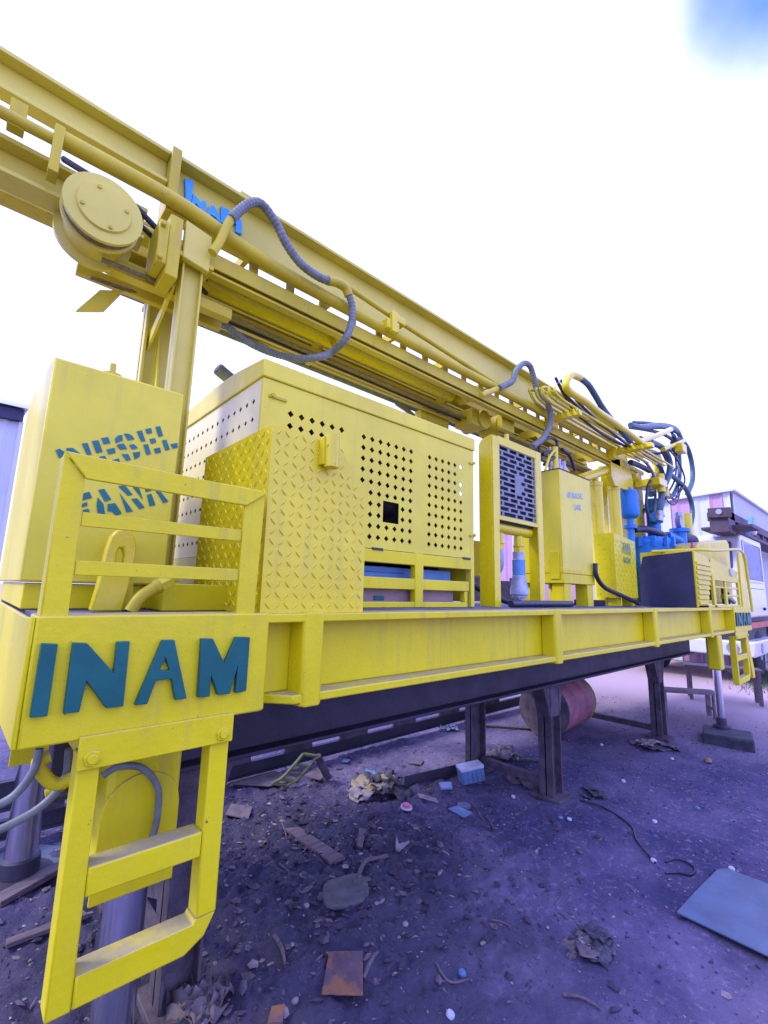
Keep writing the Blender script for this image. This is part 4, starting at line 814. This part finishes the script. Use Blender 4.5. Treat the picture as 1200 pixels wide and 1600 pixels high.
# ------------------------------------------------------------------ truck behind the rig
tr = thing('parked_truck', 'white cab over truck parked behind the far end of the rig', 'truck', (12.0, 3.1, 0))
TX, TY0, TY1 = 11.1, 2.03, 4.25
b = B().prism([(TX, 1.22), (TX+2.25, 1.22), (TX+2.25, 2.88), (TX+.25, 2.88), (TX+.12, 2.80), (TX+.02, 2.1)], 'y', TY0, TY1)
cabn = b.done('cab', WHITE, tr, bev=.04)
b = B().prism([(TX+.36, 1.98), (TX+2.0, 1.98), (TX+1.93, 2.72), (TX+.44, 2.70)], 'y', TY0-.008, TY0+.01); b.done('side_window', GLASS, cabn, bev=.004)
fr_ = B()
for d in ((TX+.30, TX+2.06, 1.93, 1.975), (TX+.36, TX+2.0, 2.725, 2.76)): fr_.box(d[0], d[1], TY0-.02, TY0-.002, d[2], d[3])
fr_.box(TX+.30, TX+.355, TY0-.02, TY0-.002, 1.976, 2.724).box(TX+2.005, TX+2.06, TY0-.02, TY0-.002, 1.976, 2.724)
fr_.done('window_frame', WHITE, cabn, bev=.006)
bx('door_seam', DARK, cabn, TX+.2, TX+2.1, TY0-.004, TY0-.001, 1.80, 1.81, bev=0)
bx('door_handle', BLACK, cabn, TX+1.75, TX+1.9, TY0-.03, TY0-.002, 1.36, 1.42)
b = B()
for y0, y1 in ((2.15, 3.08), (3.2, 4.13)): b.box(TX+.03, TX+.06, y0, y1, 2.12, 2.70, Matrix.Translation((0, 0, 0)))
b.done('windscreen', GLASS, cabn, bev=.01)
bx('stripe', ORNG, cabn, TX+.0, TX+2.3, TY0-.012, TY1, 1.02, 1.13)
bxs('chassis', DARK, tr, (TX+.1, TX+8, 2.5, 3.8, .75, 1.0), (TX+.05, TX+2.2, 2.1, 4.2, .80, 1.01), (TX+.05, TX+2.2, 2.1, 4.2, 1.135, 1.215))
bx('bumper', WHITE, tr, TX-.15, TX+2.2, TY0-.12, TY1+.05, .52, .80, bev=.03)
B().cyl((TX-.17, 2.25, .67), (TX-.151, 2.25, .67), .1, n=16).done('headlight', STEEL, tr)
B().cyl((TX-.17, 3.95, .67), (TX-.151, 3.95, .67), .1, n=16).done('headlight', STEEL, tr)
B().cyl((TX+.45, TY0-.135, .66), (TX+.45, TY0-.121, .66), .09, n=18).done('side_marker', STEEL, tr)
for x, y in ((TX+1.3, 2.2), (TX+1.3, 3.95), (TX+5.2, 2.2), (TX+5.2, 3.95)):
    wt = B().lathe((x, y-.13, .48), (0, 1, 0), [(0, .30), (.02, .46), (.05, .49), (.21, .49), (.24, .46), (.26, .30)], 30).done('wheel', TYRE, tr, smooth=50)
    B().lathe((x, y-.135, .48), (0, 1, 0), [(0, .10), (.03, .27), (.05, .29)], 20).done('rim', RIM, wt)
b = B().box(TX+2.4, TX+8, 2.15, 4.15, 1.01, 1.25); b.done('truck_bed', DARK, tr, bev=.01)
# the folded mast carried on the truck
ms = thing('drill_mast', 'dark brown folded drill mast lying on top of the white truck', 'drill mast', (12.0, 2.1, 2.7))
b = B().prism([(1.94, 3.06), (2.30, 3.08), (2.30, 3.27), (1.94, 3.25)], 'x', 10.3, 10.36).done('end_plate', BROWN, ms, bev=.01)
B().cyl((10.28, 2.12, 3.18), (10.30, 2.12, 3.18), .05, n=16).done('pin_boss', STEEL, b)
B().box(10.361, 10.9, 2.0, 2.30, 2.80, 3.23).box(10.5, 19, 2.0, 2.08, 3.05, 3.22).box(10.5, 19, 2.3, 2.36, 3.05, 3.22).box(10.901, 19, 2.0, 2.36, 2.86, 2.93).box(10.6, 11.3, 1.7, 2.5, 2.89, 2.95).done('mast_beam', BROWN, ms, bev=.01)
b = B()
for k in range(10): b.box(11.2+.8*k, 11.28+.8*k, 2.01, 2.07, 2.931, 3.049)
b.done('lacing_bar', BROWN, ms)
rod('lamp_bracket', BLUEP, ms, [(11.6, 1.95, 2.88), (11.6, 1.9, 3.0), (11.75, 1.9, 3.22)], .05)
B().lathe((11.9, 1.97, 2.96), (0, -1, 0), [(0, .03), (.05, .08), (.10, .08), (.12, .05)], 16).done('work_lamp', WHITE, ms)

# ------------------------------------------------------------------ sheds and fence
sh = thing('metal_shed', 'pink and white striped corrugated metal shed behind the truck', 'shed', (16, 5, 0))
SX, SY = 14.0, 2.62
def zt(y): return 4.27-.055*(y-SY)
def sheet(nm, m, parent, y0, y1, x, zf):
    b = B(); n = max(2, int((y1-y0)/.07)); pts = []
    for i in range(n+1):
        y = y0+(y1-y0)*i/n; d = .035 if i % 4 == 0 else (.0 if i % 4 in (1, 3) else .004)
        pts.append((x-d, y))
    for (xa, ya), (xb, yb) in zip(pts, pts[1:]): b.quad((xa, ya, 0), (xb, yb, 0), (xb, yb, zf(yb)), (xa, ya, zf(ya)))
    return b.done(nm, m, parent, smooth=0, solid=.006)
y = SY; k = 0
for wd in (.16, .28, .43, .46, .46, .46, .5, .5, .5, .5, .6, .6, .8, .8):
    sheet('wall_sheet', WSHT if k % 2 == 0 else PINK, sh, y, y+wd, SX, zt); y += wd; k += 1
yend = y
# long side, sheets running away from us
for i in range(16):
    x0 = SX+.02+i*.9; b = B(); q = []
    for j in range(13): q.append((x0+.9*j/12, SY+(.0 if j % 3 else -.06)))
    zs = 4.23 if i < 4 else 4.23-(i-4)*.0
    for (xa, ya), (xb, yb) in zip(q, q[1:]): b.quad((xa, ya, 0), (xb, yb, 0), (xb, yb, zs), (xa, ya, zs))
    b.done('side_sheet', WSHT, sh, smooth=0, solid=.006)
B().prism([(SY-.12, 4.25), (SY-.12, 4.30), (yend+.1, zt(yend)+.05), (yend+.1, zt(yend)-.0)], 'x', SX-.12, SX+14.6).done('roof', WSHT, sh)
bx('roof_vent', WSHT, sh, SX+2.5, SX+3.2, 3.6, 4.4, 4.2, 4.42)

s2 = thing('metal_shed', 'grey blue shed with dark overhanging eave at the far left', 'shed', (-.6, 13, 0))
B().prism([(11.9, 5.15), (12.05, 5.28), (15, 5.9), (15, 5.7)], 'x', -6, .54).done('roof', GSHT, s2)
b = B(); b.prism([(12.02, 4.90), (12.02, 5.14), (14.9, 5.65), (14.9, 4.9)], 'x', -6, .48); b.done('eave_board', DKBL, s2)
for i in range(9):
    x0 = .42-i*.7; b = B(); n = 10
    q = [(x0-.7*j/n, 12.2-(.03 if j % 3 == 0 else 0)) for j in range(n+1)]
    for (xa, ya), (xb, yb) in zip(q, q[1:]): b.quad((xa, ya, 0), (xb, yb, 0), (xb, yb, 4.9), (xa, ya, 4.9))
    b.done('wall_sheet', GSHT if i % 3 else WSHT, s2, smooth=0, solid=.006)
bx('corner_post', WSHT, s2, .42, .50, 12.1, 12.25, 0, 4.9)

fc = thing('metal_fence', 'dark rusty corrugated metal fence far behind the rig', 'fence', (10, 8.5, 0))
for i in range(14):
    x0 = 8.2+i*.75; b = B(); n = 12
    q = [(x0+.75*j/n, 8.6-(.03 if j % 2 else 0)+.012*i) for j in range(n+1)]; z = 2.1+random.uniform(-.12, .12)
    for (xa, ya), (xb, yb) in zip(q, q[1:]): b.quad((xa, ya, 0), (xb, yb, 0), (xb, yb, z), (xa, ya, z))
    b.done('fence_sheet', RUSTD, fc, smooth=0, solid=.004)

# ------------------------------------------------------------------ litter on the ground
def gz(x, y): return hgt(x, y)
def flat(name, label, cat, m, poly, th=.006, lift=.004, tilt=0, jag=0, group=None, bev=0):
    """a sheet lying on the ground, outline in metres"""
    cx = sum(p[0] for p in poly)/len(poly); cy = sum(p[1] for p in poly)/len(poly)
    zs = [gz(*p) for p in poly]+[gz(cx, cy)]; z = max(zs)*.6+sum(zs)/len(zs)*.4+lift
    b = B().prism(poly, 'z', z, z+th)
    if jag or tilt:
        for v in b.bm.verts: v.co.z += jag*noise.noise(v.co*23)+tilt*(v.co.x-cx)
    return tag(b.done(name, m, bev=bev), label, cat, group)
flat('tin_sheet', 'blue grey tin sheet lying flat on the dirt at the right edge', 'sheet', TIN, [(2.849,0.924),(3.113,0.912),(3.458,0.889),(3.511,0.854),(3.511,0.669),(3.524,0.439),(2.836,0.383)], .008, .02, bev=.002)
flat('rust_plate', 'small square rusty plate with an orange patch at the bottom', 'plate', PLATE, [(1.239,1.672),(1.382,1.826),(1.497,1.735),(1.357,1.566)], .008, .004, bev=.002)
flat('mud_slab', 'flat oval grey slab pressed into the mud', 'slab', STONE, [(1.69+.14*math.cos(a)+.015*math.sin(3*a), 2.11+.115*math.sin(a)) for a in [2*math.pi*i/18 for i in range(18)]], .02, -.002, jag=.006, bev=.004)
flat('wooden_plank', 'long weathered plank lying in the mud below the rig', 'plank', WOOD, [(1.777,2.881),(1.861,2.835),(1.882,2.362),(1.782,2.384)], .018, .002, bev=.003)
flat('wooden_plank', 'short broken plank beside the white bracket', 'plank', WOOD, [(2.010,2.420),(2.024,2.381),(2.182,2.533),(2.160,2.573)], .014, .004, bev=.002)
flat('wooden_plank', 'long dark plank on the ground at the lower left behind the ladder', 'plank', WOOD, [(0.340,3.162),(0.641,3.317),(0.644,3.235),(0.336,3.061)], .03, .006, bev=.003)
flat('steel_plate', 'wide grey plate under the far black jack at the left edge', 'plate', TIN, [(0.272,3.293),(0.279,3.654),(0.541,3.631),(0.709,3.458),(0.637,3.281)], .012, 0)
flat('wooden_plank', 'thin plank beyond the lower ladder opening', 'plank', WOOD, [(0.345,2.784),(0.632,2.787),(0.649,2.737),(0.343,2.742)], .02, .004, bev=.003)
flat('cardboard_sheet', 'pale cardboard scrap lying behind the ladder near the left', 'cardboard', CARDD, [(1.558,3.308),(1.652,3.150),(1.758,3.298),(1.658,3.430)], .006, .01, jag=.01)
flat('cardboard_sheet', 'torn cardboard piece behind the olive rack', 'cardboard', CARDD, [(2.307,3.486),(2.366,3.339),(2.529,3.434),(2.517,3.610)], .008, .02, jag=.02)
flat('cardboard_sheet', 'wide flattened cardboard lying left of the olive rack', 'cardboard', CARDD, [(1.770,3.763),(1.997,3.506),(2.274,3.480),(2.197,3.765),(1.966,3.892)], .006, .01, jag=.012)
flat('paper_scrap', 'folded grey paper strip in the middle of the yard', 'paper', CARDD, [(3.266,3.222),(3.325,3.115),(3.440,3.191),(3.383,3.278)], .006, .006, jag=.01)
flat('paper_scrap', 'pale triangular paper scrap right of the bottle cap', 'paper', PAPER, [(2.825,2.684),(2.783,2.617),(2.832,2.468),(2.857,2.516),(2.839,2.643)], .004, .012, jag=.012)
flat('plastic_bracket', 'white forked plastic bracket on the mud', 'bracket', PAPER, [(2.278,2.341),(2.208,2.250),(2.292,2.239),(2.166,2.201),(2.158,2.226),(2.226,2.293)], .010, .012, jag=.01)
flat('blue_card', 'flat pale blue card lying near the battery case', 'card', PAPB, [(3.087,2.691),(3.176,2.638),(3.087,2.551),(3.006,2.600)], .012, .01)
flat('blue_rag', 'crumpled blue plastic scrap right of the trestle foot', 'plastic', PAPB, [(2.805,2.359),(2.900,2.348),(2.895,2.212),(2.811,2.219)], .006, .012, jag=.02)
flat('round_disc', 'small pale blue lid below the blue card', 'lid', PAPB, [(3.12+.03*math.cos(a), 2.63+.03*math.sin(a)) for a in [2*math.pi*i/14 for i in range(14)]], .01, .004)
flat('round_disc', 'round grey lid lying near the white bracket', 'lid', TIN, [(2.95+.05*math.cos(a), 2.33+.05*math.sin(a)) for a in [2*math.pi*i/14 for i in range(14)]], .012, .006)
flat('blue_scrap', 'small blue plastic scrap beneath the long beam', 'plastic', PAPB, [(2.769,3.590),(2.805,3.542),(2.868,3.575),(2.851,3.651)], .006, .01, jag=.01)
flat('orange_scrap', 'small mud stained orange tile in the bottom left corner', 'tile', PLATE, [(1.023,1.702),(1.068,1.671),(1.113,1.730),(1.069,1.753)], .008, .004)
# red and white bottle cap
cp = [(2.605,2.583)][0]
c = B().lathe((cp[0], cp[1], gz(*cp)+.008), (.05, -.1, 1), [(0, .045), (.012, .042), (.013, .0)], 20).done('bottle_top', PAPW); tag(c, 'white round top with a red centre lying on the dirt', 'cap')
B().lathe((cp[0], cp[1], gz(*cp)+.023), (.05, -.1, 1), [(0, .030), (.010, .027), (.011, 0)], 16).done('cap_centre', REDP, c)
# olive plastic rack like a small ladder, propped up
rk = thing('plastic_rack', 'olive plastic rack with four openings propped on the mud', 'rack', (2.3, 3.45, 0))
b0, b1 = Vector([(2.027,3.511)][0]+(.03,)), Vector([(2.233,3.400,0.234)][0])
aa = (b1-b0); b = B()
for off in (Vector((0, 0, 0)), Vector((.10, -.06, -.02))):
    b.tube([b0+off, b0+off+aa*.33+Vector((0, 0, -.03)), b0+off+aa*.66+Vector((0, 0, -.02)), b0+off+aa], .014, n=6, sub=4)
b.done('side_rail', OLIVE, rk)
for k in range(5):
    q = b0+aa*(k/4)+Vector((0, 0, -.025 if 0 < k < 4 else 0)); B().tube([q, q+Vector((.10, -.06, -.02))], .014, n=6, sub=1).done('slat', OLIVE, rk)
B().tube([b1+Vector((.1, -.06, -.02)), Vector((b1.x+.22, b1.y-.05, .02))], .03, n=6, sub=1).done('prop', RUSTD, rk)
# battery case
bt = thing('battery_case', 'broken blue and white battery case beside the trestle foot', 'battery case', (3.45, 2.62, 0))
M = Matrix.Translation((3.40, 2.60, gz(3.4, 2.6)+.0)) @ Matrix.Rotation(R(-30), 4, 'Z') @ Matrix.Rotation(R(-9), 4, 'Y')
B().box(-.10, .10, -.06, .06, 0, .10, M).done('case', PAPB, bt, bev=.006)
B().box(-.104, .104, -.064, .064, .101, .128, M).done('lid', PAPW, bt, bev=.006)
b = B()
for k in range(5): b.box(-.088+.04*k, -.075+.04*k, -.066, -.061, .01, .095, M)
b.done('rib', PAPB, bt)
# steel angle on the ground in front of it
al = B(); p0, p1 = [(2.867,2.868)][0], [(3.476,2.764)][0]
d_ = Vector((p1[0]-p0[0], p1[1]-p0[1], 0)); n_ = Vector((-d_.y, d_.x, 0)).normalized()
al = B(); z = .0
for (o0, o1, za, zb) in ((0, .006, .0, .075), (.006, .07, .0, .006)):
    v = [Vector((p[0], p[1], 0))+n_*o+Vector((0, 0, h)) for p in (p0, p1) for o in (o0, o1) for h in (za, zb)]
    vv = [al.bm.verts.new(q) for q in v]
    for q in ((0, 1, 3, 2), (4, 6, 7, 5), (0, 4, 5, 1), (2, 3, 7, 6), (0, 2, 6, 4), (1, 5, 7, 3)): al._f([vv[i] for i in q])
tag(al.done('steel_angle', DARK), 'dark steel angle bar lying left of the battery case', 'steel bar')
# heaps of rubbish: crumpled sheets
def crumple(name, label, cat, x, y, s, mats, n=9, h=.05, seed=1, flatf=1.0):
    rnd = random.Random(seed); b = B()
    for k in range(n):
        b.mi = rnd.randrange(len(mats)); r = s*rnd.uniform(.25, .6); a = rnd.uniform(0, 6.28); q = rnd.uniform(0, s*.8)
        cx, cy = x+q*math.cos(a), y+q*math.sin(a)*.8; gn = 8; V = {}
        tilt = Vector((rnd.uniform(-.4, .4), rnd.uniform(-.4, .4), 0)); ph = rnd.uniform(0, 50); rot = rnd.uniform(0, 3.1)
        for i in range(gn):
            for j in range(gn):
                u, v = (i/(gn-1)-.5)*2*r, (j/(gn-1)-.5)*1.3*r
                u, v = u*math.cos(rot)-v*math.sin(rot), u*math.sin(rot)+v*math.cos(rot)
                zz = h*.5*(1+noise.noise(Vector((u*14/s*.3+ph, v*14/s*.3, k)))+.45*noise.noise(Vector((u*40/s*.3+ph, v*40/s*.3, k))))*rnd.uniform(.8, 1.2)+(tilt.x*u+tilt.y*v)*.5
                V[i, j] = b.bm.verts.new((cx+u+.15*r*noise.noise(Vector((u*30, v*30, ph))), cy+v+.15*r*noise.noise(Vector((v*30, ph, u*30))), gz(cx, cy)+max(.004, zz)))
        for i in range(gn-1):
            for j in range(gn-1): b._f([V[i, j], V[i+1, j], V[i+1, j+1], V[i, j+1]])
    return tag(b.done(name, mats, smooth=50, solid=.002), label, cat)
q = [(2.652,2.991)][0]; crumple('rubbish_heap', 'heap of dark rags and yellow plastic in the middle of the yard', 'rubbish', q[0], q[1], .26, [RAG, RAG, PAPER, OCHR, CARDD], 14, .08, 4)
q = [(2.789,3.109)][0]; crumple('plastic_bag', 'pale crumpled plastic bag behind the dark rag heap', 'plastic bag', q[0], q[1], .14, [PAPW, PAPB], 6, .06, 9)
q = [(2.309,1.119)][0]; crumple('dry_leaf_heap', 'small heap of dry leaves and grey paper on open dirt', 'leaf heap', q[0], q[1], .125, [CARDD, CARDD, PAPER, RAG], 16, .035, 12)
q = [(2.227,1.168)][0]; crumple('paper_scrap', 'grey flattened paper beside the dry leaf heap', 'paper', q[0]-.02, q[1]-.03, .06, [CARDD], 3, .015, 21)
q = [(4.047,2.696)][0]; crumple('paper_sack', 'pale crumpled paper sack between the two trestle legs', 'sack', q[0], q[1], .22, [CARD, CARDD, PAPER], 8, .14, 31)
q = [(4.362,3.690)][0]; crumple('plastic_bag', 'white plastic scrap on the ground beneath the chassis', 'plastic bag', q[0], q[1], .12, [PAPW, PAPB], 4, .06, 41)
q = [(0.817,1.934)][0]; crumple('leaf_litter', 'pile of large torn leaves at the foot of the near trestle', 'leaves', q[0]+.04, q[1], .16, [CARDD, STONE, CARDD], 12, .09, 51)
q = [(1.074,2.588)][0]; crumple('torn_sack', 'torn grey sack lying behind the near jack', 'sack', q[0]-.1, q[1]+.2, .18, [CARDD, PAPER, RAG], 8, .06, 61)
q = [(3.977,1.820)][0]; crumple('dark_rag', 'dark rag lying on the dirt right of the trestle foot', 'rag', q[0], q[1], .15, [RAG], 6, .03, 71)
q = [(5.234,1.956)][0]; crumple('torn_sack', 'dark torn sack near the muddy jack block', 'sack', q[0]+.5, q[1], .25, [RAG, CARDD, PAPER], 8, .05, 81)
# rounds
for (px, lab, r, ri, m) in (([(3.729,2.405)][0], 'grey ring shaped washer by the trestle foot', .085, .03, CARDD), ([(3.729,2.252)][0], 'brown round tin half buried by the trestle foot', .08, 0, CARDD)):
    b = B(); b.lathe((px[0], px[1], gz(*px)), (.2, -.35, 1), [(0, r), (.03, r), (.035, ri+.01), (.0, ri)] if ri else [(0, r), (.06, r), (.065, .02)], 22)
    tag(b.done('scrap_ring' if ri else 'scrap_tin', m, smooth=40), lab, 'scrap')
# wires, sticks
def wire(label, pts, r, m, name='wire', cat='wire'):
    P = [(x, y, gz(x, y)+r+.002) for x, y in pts]; tag(rod(name, m, None, P, r, n=6, sub=6), label, cat)
wire('long thin dark cable snaking across the dirt to the right', [(3.758,1.847),(3.782,1.664),(3.643,1.432),(3.477,1.332),(3.290,1.176),(3.283,1.157)], .006, HOSEK)
wire('loop of thin wire lying near the tin sheet', [(3.351,1.126),(3.428,1.081),(3.411,0.993),(3.314,0.984),(3.285,1.040),(3.212,1.084)], .006, HOSEK)
wire('short bent piece of pipe in the mud', [(1.805,2.135),(1.863,2.207),(1.946,2.250),(2.024,2.237),(2.085,2.221)], .012, WOOD, 'bent_pipe', 'pipe')
wire('curved grey strip of plastic in the foreground', [(1.693,1.486),(1.680,1.446),(1.690,1.403),(1.761,1.361)], .005, CARDD, 'plastic_strip', 'strip')
wire('thin pole leaning against the near trestle foot', [(3.869,2.898),(4.111,2.668),(4.312,2.449)], .014, WOOD, 'pole', 'pole')
wire('long thin pole behind the trestle', [(4.794,3.494),(5.168,3.086)], .02, WOOD, 'pole', 'pole')
def stick(label, a, c, r, m=None, group=None):
    (x0, y0), (x1, y1) = a, c
    b = B().tube([(x0, y0, gz(x0, y0)+r), ((x0+x1)/2+.01, (y0+y1)/2, gz((x0+x1)/2, (y0+y1)/2)+r*1.3), (x1, y1, gz(x1, y1)+r)], [r, r*.9, r*.7], n=6, sub=3)
    tag(b.done('stick', m or WOOD, smooth=60), label, 'stick', group)
for lab, q, r in (('dark stick lying in the lower right foreground', [(1.971,1.068),(2.026,0.947)], .007), ('short stick right of the rusty plate', [(1.427,1.646),(1.549,1.697)], .009), ('thick stick left of the rusty plate', [(1.246,2.057),(1.217,1.907)], .010), ('pale short stick touching the rusty plate', [(1.306,1.810),(1.372,1.854)], .005), ('thin stick right of the blue scrap', [(2.965,2.142),(2.863,2.007)], .006), ('thin stick above the tin sheet', [(2.465,1.360),(2.605,1.391)], .004), ('twig at the left of the dry leaf heap', [(2.117,1.510),(2.157,1.425)], .004), ('long thin stick standing out behind the trestle', [(3.669,2.947),(3.511,2.756)], .01), ('twig near the white bracket', [(3.056,2.351),(2.901,2.123)], .006), ('twig lying across the mud left of the plank', [(1.540,2.534),(1.586,2.404)], .006), ('short grey stick beside the long plank', [(1.806,2.970),(1.728,2.770)], .006)):
    stick(lab, q[0], q[1], r)
# bottle caps and pebbles big enough to single out
PB = ['small pale pebble in the mud below the oval slab', 'small pale pebble by the bottom edge left of the rusty plate', 'small pale pebble on open dirt right of the oval slab']
BC = ['small pale blue bottle cap right of the curved grey strip', 'small pale blue bottle cap behind the long dark cable', 'small pale blue bottle cap on open dirt above the tin sheet']
WC = ['small white bottle cap at the bottom edge in the foreground', 'small white bottle cap just right of the trestle foot', 'small white bottle cap in front of the muddy jack block', 'small white bottle cap on open dirt right of the long cable', 'small white bottle cap by the far corner of the tin sheet', 'small white bottle cap at the end of the long cable', 'small white bottle cap between the two trestle legs', 'small white bottle cap beside the far trestle foot', 'small white bottle cap left of the yellow bottle cap', 'small white bottle cap beneath the red drum']
LIT = [([(1.468,2.142),(1.174,1.755),(1.780,1.761)], PB, PAPER, 'pale pebbles on the ground'), ([(1.761,1.403),(3.356,1.791),(4.360,1.215)], BC, PAPB, 'blue bottle caps on the dirt'),
       ([(1.569,1.309),(3.413,1.758),(4.450,1.786),(3.871,1.353),(3.578,0.848),(3.286,1.171),(3.401,2.203),(5.620,2.080),(5.421,1.698),(5.294,2.328)], WC, PAPW, 'white bottle caps on the dirt')]
for pts, labs, m, grp in LIT:
    for i, (x, y) in enumerate(pts):
        lab = labs[i]
        if 'pebble' in lab:
            b = B(); bmesh.ops.create_icosphere(b.bm, subdivisions=2, radius=.014)
            for v in b.bm.verts: v.co = Vector((v.co.x*1.2, v.co.y*.9, v.co.z*.8))*(1+.3*noise.noise(v.co*60+Vector((i, 0, 0)))) + Vector((x, y, gz(x, y)+.008))
            o = b.done('pebble', m, smooth=60)
        else: o = B().lathe((x, y, gz(x, y)+.003), (random.uniform(-.3, .3), random.uniform(-.3, .3), 1), [(0, .016), (.008, .017), (.014, .014), (.0145, 0)], 14).done('bottle_cap', m)
        tag(o, lab, 'pebble' if 'pebble' in lab else 'bottle cap', grp)
x, y = [(5.613,1.440)][0]; tag(B().lathe((x, y, gz(x, y)+.003), (.4, .2, 1), [(0, .03), (.03, .034), (.04, .02), (.041, 0)], 14).done('bottle_cap', OCHR), 'yellow bottle cap near the muddy jack block', 'bottle cap')
# countless small stones, chips and leaf bits, joined
def scatter(name, mats, n, seed, fn, smin, smax, flatn):
    rnd = random.Random(seed); V = []; Fc = []; mi = []
    ico = [(0, 0, 1), (.9, 0, .1), (.28, .85, .15), (-.72, .53, .05), (-.72, -.53, .12), (.28, -.85, .08), (0, 0, -.6)]
    tri = [(0, 1, 2), (0, 2, 3), (0, 3, 4), (0, 4, 5), (0, 5, 1), (6, 2, 1), (6, 3, 2), (6, 4, 3), (6, 5, 4), (6, 1, 5)]
    for k in range(n):
        x, y = fn(rnd); s = smin*(smax/smin)**(rnd.random()**2.2); a = rnd.uniform(0, 6.28); e = rnd.uniform(.5, 1.6); o = len(V); z = gz(x, y); fl = rnd.uniform(*flatn)
        for (u, v, w) in ico:
            u *= rnd.uniform(.75, 1.2)*e; v *= rnd.uniform(.75, 1.2)/e
            V.append((x+s*(u*math.cos(a)-v*math.sin(a)), y+s*(u*math.sin(a)+v*math.cos(a)), z+s*(w*fl+.25*fl)+.001))
        Fc += [tuple(o+i for i in t) for t in tri]; mi += [rnd.randrange(len(mats))]*10
    me = bpy.data.meshes.new(name); me.from_pydata(V, [], Fc)
    for m in mats: me.materials.append(m)
    me.polygons.foreach_set('material_index', mi)
    return tag(link(bpy.data.objects.new(name, me)), kind='stuff')
CL1 = mat('dirt_clod', (.10, .075, .09), .95, var=.35, scale=20); CL2 = mat('dark_clod', (.045, .035, .05), .95, var=.3, scale=20); CL3 = mat('pale_chip', (.24, .19, .18), .9, var=.3, scale=20)
def near(r):
    while True:
        x, y = r.uniform(.2, 8), r.uniform(.4, 4.2)
        if r.random() < 1.2/(1+.3*x): return x, y
def patch(r): return r.gauss(1.8, .7), r.gauss(2.5, .6)
scatter('gravel', [CL1, CL1, CL2, CL2, CL3], 16000, 3, near, .002, .011, (.5, .9))
scatter('dirt_clods', [CL1, CL2, CL2], 1600, 5, patch, .006, .035, (.3, .7))
scatter('debris_chips', [CL3, CARDD, CL2, WOOD], 900, 8, patch, .008, .032, (.06, .16))
scatter('debris_chips', [CL3, CARDD, PAPER], 300, 9, near, .005, .022, (.06, .2))
# a patch of grass beside the truck
gm_ = mat('grass_blade', (.05, .09, .035), .7, var=.4, scale=5); rnd = random.Random(2); V = []; Fc = []
for k in range(4200):
    x, y = rnd.gauss(12.6, .8), rnd.gauss(1.85, .28); h = rnd.uniform(.03, .10); a = rnd.uniform(0, 6.28); o = len(V); lx, ly = rnd.uniform(-.06, .06), rnd.uniform(-.06, .06)
    V += [(x-.008*math.cos(a), y-.008*math.sin(a), -.02), (x+.008*math.cos(a), y+.008*math.sin(a), -.02), (x+lx, y+ly, h)]; Fc.append((o, o+1, o+2))
me = bpy.data.meshes.new('grass'); me.from_pydata(V, [], Fc); me.materials.append(gm_); tag(link(bpy.data.objects.new('grass', me)), kind='stuff')
